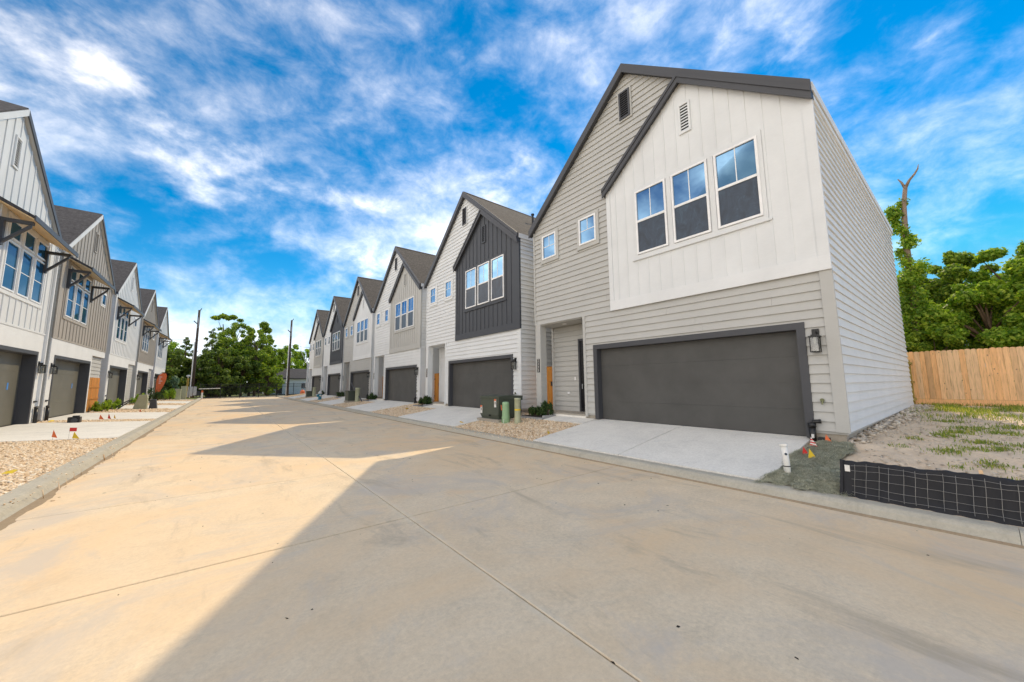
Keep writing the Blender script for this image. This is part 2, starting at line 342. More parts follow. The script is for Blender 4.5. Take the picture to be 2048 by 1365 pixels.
def slabs():
    CJ = 1.865; gp = .006; gy = .010
    ys_l = [-12., -1.5]+[4.42+2.95*k for k in range(0, 19)]+[YEND]
    ys_r = [4.42-4.62*k for k in range(3, 0, -1)]+[4.42+4.62*k for k in range(0, 12)]+[YEND]
    for x0, x1, ys in ((-2.0, CJ, ys_l), (CJ, 6.10, ys_r)):
        for a, b in zip(ys[:-1], ys[1:]):
            if b-a < .3: continue
            xa, xb, ya, yb = x0+gp, x1-gp, a+gy, b-gy; e = .006
            V = [(xa, ya, -.025), (xb, ya, -.025), (xb, yb, -.025), (xa, yb, -.025), (xa, ya, -e), (xb, ya, -e), (xb, yb, -e), (xa, yb, -e),
                 (xa+e, ya+e, 0), (xb-e, ya+e, 0), (xb-e, yb-e, 0), (xa+e, yb-e, 0)]
            F = [(0, 1, 5, 4), (1, 2, 6, 5), (2, 3, 7, 6), (3, 0, 4, 7), (4, 5, 9, 8), (5, 6, 10, 9), (6, 7, 11, 10), (7, 4, 8, 11), (8, 9, 10, 11)]
            mk('road_slab', V, F, 'road', road)
slabs()
def kerbs():
    for sgn, xb in ((1, 6.05), (-1, -1.95)):
        k = root('kerb', (xb, 0, 0), kind='structure')
        prof = [(0, -.02), (.0, .0), (.025, .035), (.05, .085), (.085, .118), (.12, .13), (.245, .135), (.25, .125), (.25, -.02)] if sgn > 0 else \
               [(0, -.02), (.0, .0), (.05, .035), (.09, .085), (.13, .118), (.17, .13), (.335, .135), (.34, .125), (.34, -.02)]
        L = 6.096; first = None
        for i in range(-2, 10):
            y0 = i*6.1-.13
            if first is None:
                b = MB().prism([(xb+sgn*x, 0, z) for x, z in prof], (0, L, 0)); first = b.done('kerb_segment', 'kerb', k); o = first
            else:
                o = first.copy(); col.objects.link(o); o.parent = k
            o.location = (0, y0, 0)
kerbs()
def sediment():
    r = np.random.default_rng(21)
    for sgn, xb, wd, lb in ((1, 6.05, .03, 'thin line of sandy sediment in the right gutter'), (-1, -1.95, .11, 'brown sandy sediment line along the left kerb')):
        ys = np.arange(-6, 59.5, .12); V = []; n = len(ys); ph = r.uniform(0, 6, 6)
        for y in ys:
            k = .55+.45*math.sin(y*.9+ph[0])*math.sin(y*.37+ph[1])+.25*math.sin(y*3.1+ph[2])+r.normal(0, .12)
            w_ = max(.008, wd*k); V += [(xb+sgn*.012, y, .022), (xb-sgn*w_*.45, y, .012), (xb-sgn*w_, y, -.004)]
        F = [(i*3+j, i*3+j+1, i*3+j+4, i*3+j+3) for i in range(n-1) for j in range(2)]
        tag(mk('sediment', V, F, 'sand', None, True), lb, 'sediment', kind='stuff')
sediment()
def driveway(x0, x1, y0, y1, name='driveway', nsp=2):
    r = root(name, (x0, y0, g(x0)), kind='structure'); n = 5
    if x0 > 6 and x0 < 6.4: MB().box(x0-.005, x0+.028, y0, y1, .05, .128).done('expansion_joint', 'joint', r); x0 += .03
    for i in range(nsp):
        a = y0+(y1-y0)*i/nsp+.009; b = y0+(y1-y0)*(i+1)/nsp-.009
        V = []; xs = [x0+(x1-x0)*k/n for k in range(n+1)]
        pts = [(x, a, g(x)+.012) for x in xs]+[(x, a, g(x)-.08) for x in reversed(xs)]
        MB().prism(pts, (0, b-a, 0)).done('slab', 'drive', r)
OFF = [0, 9.18, 18.25, 27.2, 36.1, 44.95]
for o_ in OFF:
    driveway(6.30, 9.16, 2.02+o_, 7.16+o_)
    driveway(8.27, 9.75, 7.175+o_, 8.84+o_, 'front_walk', 1)
LY = [13.75, 22.95, 32.45, 41.95, 51.5]
LG = [(2.85, 8.2)]+[(.5, 5.75)]*4            # garage span along each left house
for i, y in enumerate(LY[:4]): driveway(-5.75, -2.30, y+LG[i][0]-.05-(.95 if i == 0 else 0), y+LG[i][1]+.1, nsp=2)
driveway(-5.75, -2.30, LY[0]+1.82, LY[0]+1.83) if False else None
driveway(-5.6, -2.30, LY[4]-.3, LY[4]+1.5, nsp=1)

# ------------------------------------------------------------------ house building blocks
def sub_rects(rects, hole):
    a0, a1, b0, b1 = hole; out = []
    for (u0, u1, v0, v1) in rects:
        if a1 <= u0 or a0 >= u1 or b1 <= v0 or b0 >= v1: out.append((u0, u1, v0, v1)); continue
        if b0 > v0: out.append((u0, u1, v0, b0))
        if b1 < v1: out.append((u0, u1, b1, v1))
        c0, c1 = max(v0, b0), min(v1, b1)
        if a0 > u0: out.append((u0, a0, c0, c1))
        if a1 < u1: out.append((a1, u1, c0, c1))
    return out
def lap_siding(parent, P, u0, u1, v0, v1, m, joined, lo=None, hi=None, holes=(), step=.178, butt=False):
    """lap boards on a wall plane; lo(v), hi(v) clip the ends under a gable"""
    acc = MB(); v = v0; n = 0; rj = random.Random(int(u0*100)+5)
    while v < v1-.01:
        t = min(v+step, v1)
        rc = [(u0, u1, v, t)]
        if butt:
            cuts = [u0]; x = u0+rj.uniform(.8, 3.6)
            while x < u1-.5: cuts.append(x); x += 3.66
            cuts.append(u1); rc = [(a+.0015, b-.0015, v, t) for a, b in zip(cuts[:-1], cuts[1:])]
        for h in holes: rc = sub_rects(rc, h)
        for a, b, c, d in rc:
            if d-c < .012 or b-a < .03: continue
            ac = max(a, lo(c)) if lo else a; ad = max(a, lo(d)) if lo else a
            bc = min(b, hi(c)) if hi else b; bd = min(b, hi(d)) if hi else b
            if bc-ac < .05: continue
            if bd < ad: ad = bd = (ad+bd)/2
            wb = .004+.030*(1-(c-v)/step); wt = .004+.030*(1-(d-v)/step)
            V = [P(ac, c, 0), P(bc, c, 0), P(bd, d, 0), P(ad, d, 0), P(ac, c, wb), P(bc, c, wb), P(bd, d, wt), P(ad, d, wt)]
            F = [(4, 5, 6, 7), (0, 1, 5, 4), (1, 2, 6, 5), (2, 3, 7, 6), (3, 0, 4, 7)]
            if joined: acc.add(V, F)
            else: mk('siding_board', V, F, m, parent)
            n += 1
        v = t
    if joined: acc.done('siding', m, parent)['kind'] = 'stuff'
def pbox(mb, P, u0, u1, v0, v1, w0, w1):
    V = [P(u, v, w) for w in (w0, w1) for v in (v0, v1) for u in (u0, u1)]
    return mb.add(V, [(0, 2, 3, 1), (4, 5, 7, 6), (0, 1, 5, 4), (2, 6, 7, 3), (0, 4, 6, 2), (1, 3, 7, 5)])
def pquad(mb, P, pts, w0, w1):
    n = len(pts); V = [P(u, v, w0) for u, v in pts]+[P(u, v, w1) for u, v in pts]
    return mb.add(V, [tuple(range(n))[::-1], tuple(range(n, 2*n))]+[(i, (i+1) % n, n+(i+1) % n, n+i) for i in range(n)])
def frame(mb, P, u0, u1, v0, v1, t, w0, w1):
    pbox(mb, P, u0, u0+t, v0, v1, w0, w1); pbox(mb, P, u1-t, u1, v0, v1, w0, w1)
    pbox(mb, P, u0+t, u1-t, v0, v0+t, w0, w1); pbox(mb, P, u0+t, u1-t, v1-t, v1, w0, w1); return mb
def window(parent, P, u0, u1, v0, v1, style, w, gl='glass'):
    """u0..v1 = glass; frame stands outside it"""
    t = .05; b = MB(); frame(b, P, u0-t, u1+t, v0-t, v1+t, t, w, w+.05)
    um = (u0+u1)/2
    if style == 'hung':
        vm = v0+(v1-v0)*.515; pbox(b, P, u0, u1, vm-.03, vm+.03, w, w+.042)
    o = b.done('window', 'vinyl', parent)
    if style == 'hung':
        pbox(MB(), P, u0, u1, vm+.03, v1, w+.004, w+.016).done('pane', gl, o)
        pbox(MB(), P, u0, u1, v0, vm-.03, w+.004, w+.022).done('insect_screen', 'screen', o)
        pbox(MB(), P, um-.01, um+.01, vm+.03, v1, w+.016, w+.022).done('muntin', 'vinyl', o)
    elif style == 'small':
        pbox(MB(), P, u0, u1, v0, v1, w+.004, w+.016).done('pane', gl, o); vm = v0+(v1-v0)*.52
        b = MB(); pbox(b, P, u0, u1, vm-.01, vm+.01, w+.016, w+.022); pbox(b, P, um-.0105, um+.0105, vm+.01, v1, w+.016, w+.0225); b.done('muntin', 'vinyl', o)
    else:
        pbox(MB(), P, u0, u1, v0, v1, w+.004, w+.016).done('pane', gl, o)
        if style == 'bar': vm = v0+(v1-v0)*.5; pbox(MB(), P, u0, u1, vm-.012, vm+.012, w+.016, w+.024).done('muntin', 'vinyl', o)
    return o
def vent(parent, P, u0, u1, v0, v1, w, m, n=9):
    b = MB(); frame(b, P, u0, u1, v0, v1, .05, w, w+.04); o = b.done('gable_vent', m, parent)
    pbox(MB(), P, u0+.05, u1-.05, v0+.05, v1-.05, w, w+.004).done('vent_backing', 'black', o)
    h = (v1-v0-.1)/n; b = MB()
    for i in range(n):
        z = v0+.05+h*i
        V = [P(u0+.05, z, w+.032), P(u1-.05, z, w+.032), P(u1-.05, z+h*.62, w+.006), P(u0+.05, z+h*.62, w+.006)]
        V += [P(u0+.05, z+.006, w+.036), P(u1-.05, z+.006, w+.036), P(u1-.05, z+h*.62+.006, w+.01), P(u0+.05, z+h*.62+.006, w+.01)]
        b.add(V, [(0, 1, 2, 3), (4, 5, 6, 7), (0, 1, 5, 4), (2, 3, 7, 6), (1, 2, 6, 5), (3, 0, 4, 7)])
    b.done('louvre', m, o)
def lantern(P, u, v, label, group='wall lanterns beside the garage doors', lit=False):
    """wall lantern, u centre, v bottom of the glass body"""
    r = root('wall_lantern', P(u, v, .03), label, 'lamp', group)
    b = MB(); pbox(b, P, u-.055, u+.055, v+.30, v+.45, .02, .055); pbox(b, P, u-.02, u+.02, v+.34, v+.40, .05, .14); b.done('back_plate', 'black', r)
    b = MB(); pbox(b, P, u-.085, u+.085, v+.285, v+.31, .05, .22); pbox(b, P, u-.05, u+.05, v+.31, v+.335, .08, .19); b.done('cap', 'black', r)
    b = MB()
    for a in (-.072, .058):
        for c in (.06, .195): pbox(b, P, u+a, u+a+.015, v+.018, v+.285, c, c+.015)
    frame(b, lambda a, c, d: P(a, v+d, c), u-.073, u+.074, .059, .211, .016, .001, .018); b.done('frame', 'black', r)
    b = MB(); pbox(b, P, u-.056, u+.056, v+.02, v+.28, .077, .193); b.done('glass_body', 'lamp_glass', r)
    pbox(MB(), P, u-.018, u+.018, v+.16, v+.285, .13, .166).done('bulb', 'bulb', r)
def garage_door(parent, P, u0, u1, v0, v1, depth, m, trim, tw=.13):
    b = MB(); e = .006; pbox(b, P, u0-tw, u0+e, v0, v1+tw, -depth-.04, .045); pbox(b, P, u1-e, u1+tw, v0, v1+tw, -depth-.04, .045); pbox(b, P, u0+e, u1-e, v1-e, v1+tw, -depth-.04, .045)
    b.done('garage_trim', trim, parent)
    d = pbox(MB(), P, u0+e, u1-e, v0, v1-e, -depth-.05, -depth-.02).done('garage_door', m, parent)
    n = 4; h = (v1-v0)/n
    for i in range(n): pbox(MB(), P, u0+.009, u1-.009, v0+h*i+.0012, v0+h*(i+1)-(.0012 if i < n-1 else .01), -depth-.02, -depth).done('door_panel', m, d)
    pbox(MB(), P, u0+.01, u1-.01, v0-.012, v0+.004, -depth-.02, -depth+.004).done('weather_seal', 'black', d)
def textmesh(name, s, size, parent, m, mat4):
    cu = bpy.data.curves.new(name, 'FONT'); cu.body = s; cu.size = size; cu.extrude = .002; cu.align_x = 'CENTER'; cu.align_y = 'CENTER'
    tmp = bpy.data.objects.new('tmp', cu); col.objects.link(tmp); dg = bpy.context.evaluated_depsgraph_get()
    me = bpy.data.meshes.new_from_object(tmp.evaluated_get(dg)); bpy.data.objects.remove(tmp)
    me.materials.clear(); me.materials.append(M[m]); o = bpy.data.objects.new(name, me); col.objects.link(o)
    o.parent = parent; b = BASE[parent.name]; BASE[o.name] = b; o.matrix_local = Matrix.Translation(-b) @ mat4; return o
def gate_boards(P, u0, u1, v0, v1, label, group, rails=False, m='cedar'):
    r = root('wooden_gate', P((u0+u1)/2, v0, 0), label, 'gate', group); n = max(3, int(round((u1-u0)/.14))); d = (u1-u0)/n
    for i in range(n): pbox(MB(), P, u0+d*i+.003, u0+d*(i+1)-.003, v0, v1+random.uniform(-.01, .01), 0, .02).done('board', m, r)
    for z in ((v0+.62, v0+1.25) if rails else (v0+.3, v1-.3)):
        pbox(MB(), P, u0, u1, z, z+.07, .02 if rails else -.04, .05 if rails else 0).done('rail', m, r)
    if not rails:
        for z in (v0+.32, v1-.36): pbox(MB(), P, u1-.22, u1, z, z+.05, .02, .03).done('hinge', 'black', r)
        pbox(MB(), P, u0+.04, u0+.10, (v0+v1)/2+.1, (v0+v1)/2+.26, .02, .05).done('latch', 'black', r)
    return r

# ------------------------------------------------------------------ right hand houses
XF = 8.9; XB = 20.3; Y0, Y1 = 1.5, 9.82; AP = 5.64; ZA = 11.06; SL, SR = .872, .845; ZS = .66
def right_house(off, body, bay, label, idx, num=None):
    joined = idx > 2
    r = root('house', (XF, off+AP, .5), label, 'house', 'houses along the right kerb')
    y = lambda v: v+off
    P = lambda u, v, ww: (XF-ww, u+off, v)              # front plane
    S = lambda u, v, ww: (u, Y0+off-ww, v)              # right hand side wall
    zr = lambda yy: ZA-(SL*(yy-AP) if yy > AP else SR*(AP-yy))     # roof top
    zw = lambda yy: zr(yy)-.24
    lo = lambda z: AP-(zw(AP)-z)/SR; hi = lambda z: AP+(zw(AP)-z)/SL
    G0, G1, GZ0, GZ1 = 2.09, 7.04, .50, 2.61             # garage opening
    PE0, PE1, PZ, PX = 7.55, 9.82, 3.69, 9.75            # porch
    # walls
    b = MB()
    b.prism([P(Y0, PZ, 0), P(Y1, PZ, 0), P(Y1, zw(Y1), 0), P(AP, zw(AP), 0), P(Y0, zw(Y0), 0)], (XB-XF, 0, 0))
    b.box(XF+.24, XB, y(Y0), y(PE0), ZS-.05, PZ); b.box(PX, XB, y(PE0), y(Y1), ZS-.05, PZ)
    b.box(XF, XF+.24, y(Y0), y(G0), ZS-.05, PZ); b.box(XF, XF+.24, y(G1), y(PE0), ZS-.05, PZ); b.box(XF, XF+.24, y(G0), y(G1), GZ1, PZ)
    b.done('wall', body, r)
    b = MB(); b.box(XF+.03, XB-.03, y(Y0)+.03, y(G0), .1, ZS-.05); b.box(XF+.26, XB-.03, y(G0), y(G1), .1, ZS-.05); b.box(XF+.03, XB-.03, y(G1), y(Y1)-.03, .1, ZS-.05); b.done('foundation', 'found', r)
    MB().box(XF-.02, PX, y(PE0)+.01, y(Y1), .3, .56).done('porch_floor', 'drive', r)
    MB().box(XF+.02, PX, y(PE0), y(Y1)-.02, PZ-.03, PZ-.003).done('porch_ceiling', body, r)
    cx, cy = 9.3, y(8.75)
    MB().tube([(cx, cy, PZ-.045), (cx, cy, PZ-.03)], .08, 16).done('recessed_light', 'vinyl', r)
    MB().box(XF-.03, XF+.25, y(9.54), y(9.80), .5, PZ).done('porch_post', body if body != 'charcoal' else 'white', r)
    # siding
    lap_siding(r, P, Y0+.15, Y1-.02, ZS, zw(AP)-.03, M[body], joined, lo, hi, holes=[(G0-.1, G1+.1, 0, GZ1+.09), (PE0-.005, PE1+.1, 0, PZ), (Y0, 6.40, 3.75, 7.3)], butt=idx < 2)
    lap_siding(r, S, XF+.0, XB, ZS, zw(Y0)-.02, M['white'], joined, butt=idx < 2)
    Pb = lambda u, v, ww: (PX-ww, u+off, v)
    lap_siding(r, Pb, PE0, Y1-.1, .6, PZ-.05, M[body], joined, holes=[(PE0, 8.52, .5, 3.1)])
    if idx < 3: 
        Pj = lambda u, v, ww: (u, y(PE0)+ww, v)
        lap_siding(r, Pj, XF+.1, PX, .6, PZ-.05, M[body], True)
    # trims
    b = MB(); pbox(b, P, Y0-.044, Y0+.15, ZS-.01, 3.70, 0, .046); b.done('corner_board', body, r)
    b = MB(); pbox(b, P, Y1-.06, Y1+.004, PZ, zw(Y1)+.02, 0, .046); b.done('corner_board', body, r)
    b = MB(); pbox(b, P, PE0-.09, PE0+.004, .56, PZ, 0, .046); b.done('corner_board', body, r)
    b = MB(); pbox(b, Pb, Y1-.1, Y1, .56, PZ, 0, .046); b.done('corner_board', body, r)
    # garage and porch door
    garage_door(r, P, G0, G1, GZ0+.012, GZ1, .15, 'garage', 'trim_dark')
    d = MB(); frame(d, Pb, 7.56, 8.52, .56, 3.12, .07, 0, .05); df = d.done('door_frame', 'trim_dark', r)
    dr = pbox(MB(), Pb, 7.63, 8.45, .57, 3.05, .0, .02).done('front_door', 'door', df)
    if idx < 3:
        c = Pb(8.36, 1.55, .06); MB().tube([c, (c[0], c[1], c[2]-.16)], .014, 8).done('door_handle', 'grey_metal', df)
        pbox(MB(), Pb, 8.95, 9.05, 1.20, 1.28, .03, .07).done('outlet_cover', 'vinyl', r); pbox(MB(), Pb, 8.66, 8.72, 1.68, 1.80, .03, .05).done('doorbell', 'vinyl', r)
    # bay
    bm = bay; BL = 6.44; bz0 = 3.70; BA = 4.02; ZB = 9.47
    zb = lambda yy: ZB-.85*(yy-BA) if yy > BA else ZB-SR*(BA-yy)
    w0, w1 = .0, .055
    b = MB(); pquad(b, P, [(Y0-.042, bz0), (BL, bz0), (BL, zb(BL)), (BA, zb(BA)), (Y0-.042, zb(Y0))], w0, w1); by = b.done('bay_panel', bm, r)
    sub = by
    battens = MB(); k = 0; sp = .318; bt = .011 if bm == 'white' else .02
    uu = BL-.30
    while uu > Y0+.25:
        top = zb(uu)-.10; segs = [(bz0+.27, top)]
        if 2.36 < uu < 5.56: segs = [(bz0+.27, 5.00), (7.04, top)]
        if 3.80 < uu < 4.11: segs = [(bz0+.27, 5.00), (7.04, 7.87), (8.75, top)]
        for a, c in segs:
            if c-a < .05: continue
            if joined: pbox(battens, P, uu-.024, uu+.024, a, c, w1, w1+bt)
            else: pbox(MB(), P, uu-.024, uu+.024, a, c, w1, w1+bt).done('batten', bm, by)
        uu -= sp
    if joined: battens.done('battens', bm, by)['kind'] = 'stuff'
    b = MB(); pbox(b, P, Y0-.046, BL+.008, bz0-.012, bz0+.27, w1-.003, w1+.028); b.done('skirt_board', bm if bm != 'white' else 'white_trim', by)
    pbox(MB(), P, BL-.13, BL+.006, bz0+.27, zb(BL)-.05, w1-.002, w1+.024).done('corner_board', bm, by); pbox(MB(), P, Y0-.044, Y0+.13, bz0+.27, zb(Y0)-.05, w1-.002, w1+.024).done('corner_board', bm, by)
    # window surround and windows
    surr = MB(); frame(surr, P, 2.36, 5.56, 5.00, 7.04, .10, w1, w1+.026); pbox(surr, P, 4.41+.015, 4.56-.015, 5.1, 6.94, w1, w1+.024); pbox(surr, P, 3.35+.015, 3.50-.015, 5.1, 6.94, w1, w1+.024)
    pbox(surr, P, 2.30, 5.62, 4.96, 5.0, w1, w1+.05); surr.done('window_surround', bm, by)
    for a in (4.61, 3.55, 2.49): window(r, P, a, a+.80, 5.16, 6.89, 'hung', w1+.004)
    vent(r, P, 3.80, 4.10, 7.90, 8.72, w1+.002, bm, 9)
    # small windows
    for a in (8.68, 6.93):
        b = MB(); frame(b, P, a-.15, a+.73, 5.92, 7.0, .10, .02, .058); pbox(b, P, a-.17, a+.75, 5.885, 5.92, .02, .07); b.done('window_trim', body if body == 'greige' else 'white_trim', r)
        window(r, P, a, a+.58, 6.07, 6.85, 'small', .034)
    b = MB(); frame(b, P, 5.44, 5.90, 9.33, 10.30, .05, .02, .056); b.done('vent_trim', body, r)
    vent(r, P, 5.49, 5.85, 9.38, 10.25, .042, 'trim_dark', 11)
    # roof
    xo = XF-.14; th = .20
    for e, yy in ((Y0-.05, 'r'), (Y1+.10, 'l')):
        pts = [(xo, y(AP), zr(AP)), (xo, y(e), zr(e)), (xo, y(e), zr(e)-th), (xo, y(AP), zr(AP)-th)]
        MB().prism(pts, (XB-xo+.15, 0, 0)).done('roof_slope', 'roof_r', r)
    MB().prism([(xo+.01, y(AP)-.13, zr(AP)-.085), (xo+.01, y(AP), zr(AP)+.03), (xo+.01, y(AP)+.13, zr(AP)-.09), (xo+.01, y(AP), zr(AP)-.02)], (XB-xo+.12, 0, 0)).done('ridge_cap', 'roof_r', r)
    for e in (Y0-.06, Y1+.12):
        h = .27
        b = MB().prism([(xo-.045, y(AP), zr(AP)+.012), (xo-.045, y(e), zr(e)+.012), (xo-.045, y(e), zr(e)-h), (xo-.045, y(AP), zr(AP)-h)], (.042, 0, 0)); b.done('rake_board', 'trim_dark', r)
        b = MB().prism([(xo, y(AP), zr(AP)-th-.003), (xo, y(e), zr(e)-th-.003), (xo, y(e), zr(e)-th-.03), (xo, y(AP), zr(AP)-th-.03)], (XF-xo, 0, 0)); b.done('soffit', 'trim_dark', r)
    xb = XF-.20
    for e in (Y0-.055, BL+.07):
        zt = lambda yy: zb(yy)+(.07 if e > BA else .055)
        b = MB().prism([(xb, y(BA), zt(BA)), (xb, y(e), zt(e)), (xb, y(e), zt(e)-.25), (xb, y(BA), zt(BA)-.25)], (.04, 0, 0)); b.done('bay_rake_board', 'trim_dark', by)
        b = MB().prism([(xb+.04, y(BA), zt(BA)-.012), (xb+.04, y(e), zt(e)-.012), (xb+.04, y(e), zt(e)-.19), (xb+.04, y(BA), zt(BA)-.19)], (.155, 0, 0)); b.done('bay_soffit', 'trim_dark', by)
        b = MB().prism([(xb-.022, y(BA), zt(BA)+.012), (xb-.022, y(e), zt(e)+.012), (xb-.022, y(e), zt(e)-.09), (xb-.022, y(BA), zt(BA)-.09)], (.021, 0, 0)); b.done('bay_drip_board', 'trim_dark', by)
    # eave on the side wall
    b = MB(); b.box(XF-.02, XB, y(Y0)-.048, y(Y0)-.002, zw(Y0)-.12, zw(Y0)+.02); b.done('frieze_board', 'white_trim', r)
    b = MB(); b.box(XF-.09, XB+.1, y(Y0)-.075, y(Y0)-.05, zr(Y0)-.235, zr(Y0)-.05); b.done('eave_fascia', 'white_trim', r)
    if idx == 1:
        MB().tube([(11.6, y(3.7), zr(3.7)-.1), (11.6, y(3.7), zr(3.7)+.5)], .05, 12).done('vent_pipe', 'black', r)
        MB().tube([(11.6, y(3.7), zr(3.7)+.5), (11.6, y(3.7), zr(3.7)+.56)], .085, 12).done('vent_cap', 'black', r)
    # address plate on the post
    pl = pbox(MB(), P, 9.60, 9.72, 1.98, 2.46, .03, .045).done('address_plate', 'black', r)
    if num:
        for i, ch in enumerate(num):
            z = 2.40-.118*i
            mt = Matrix(((0, 0, -1, XF-.0475), (-1, 0, 0, y(9.66)), (0, 1, 0, z), (0, 0, 0, 1)))
            textmesh('digit', ch, .13, pl, 'sticker', mt)
    # hose tap and drain riser by the garage
    c = P(1.80, 1.20, .03); MB().tube([c, (c[0]-.05, c[1], c[2])], .02, 10).tube([(c[0]-.05, c[1], c[2]+.02), (c[0]-.06, c[1], c[2]-.05)], .014, 8).tube([(c[0]-.03, c[1], c[2]+.03), (c[0]-.045, c[1], c[2]+.03)], .035, 10).done('hose_tap', 'brass', r)
    return r
RL = [('greige', 'white', 'nearest house on the right, greige lap siding with a white board and batten bay'),
      ('white', 'charcoal', 'second house on the right, white siding with a charcoal bay and brown shingle roof'),
      ('white', 'greige', 'third house on the right, white siding with a greige batten bay'),
      ('greige', 'white', 'fourth house on the right, greige siding with a white bay'),
      ('white', 'charcoal', 'fifth house on the right, white siding with a charcoal bay, behind the hydrant'),
      ('white', 'greige', 'farthest house on the right, white siding with greige bay, next to the iron fence')]
ORD = ['nearest', 'second', 'third', 'fourth', 'fifth', 'farthest']
for i, (bo, ba, lb) in enumerate(RL):
    o_ = OFF[i]; right_house(o_, bo, ba, lb, i, {0: '2223', 1: '2221', 2: '2219'}.get(i))
    P = lambda u, v, ww: (XF-ww, u+o_, v)
    lantern(P, 1.80, 2.13, f'black lantern right of the garage door on the {ORD[i]} right-hand house')
    # black drain riser at the right garage jamb
    b = MB(); x, yy = XF-.10, 1.985+o_
    b.tube([(x, yy, g(x)-.02), (x, yy, .72)], .055, 12); b.tube([(x, yy, .72), (x, yy, .80)], .065, 12); b.tube([(x, yy, .74), (x, yy-.04, .83), (x, yy-.14, .84)], .04, 10)
    dr_ = b.done('drain_riser', 'black', None, True, (x, yy, g(x))); tag(dr_, f'black drain riser with elbow at the garage jamb of the {ORD[i]} right-hand house', 'drain pipe', 'drain risers beside the garages')
    if i == 0: MB().tube([(x-.057, yy-.01, .53), (x-.06, yy-.01, .60)], .022, 6).done('sticker', 'sticker', dr_)
    if i < 5:
        Pg = lambda u, v, ww: (9.80-ww, u+o_, v)
        gate_boards(Pg, 9.86, 10.64, .56, 2.22, f'orange cedar gate in the gap left of the {ORD[i]} right-hand house', 'gates between the right-hand houses')

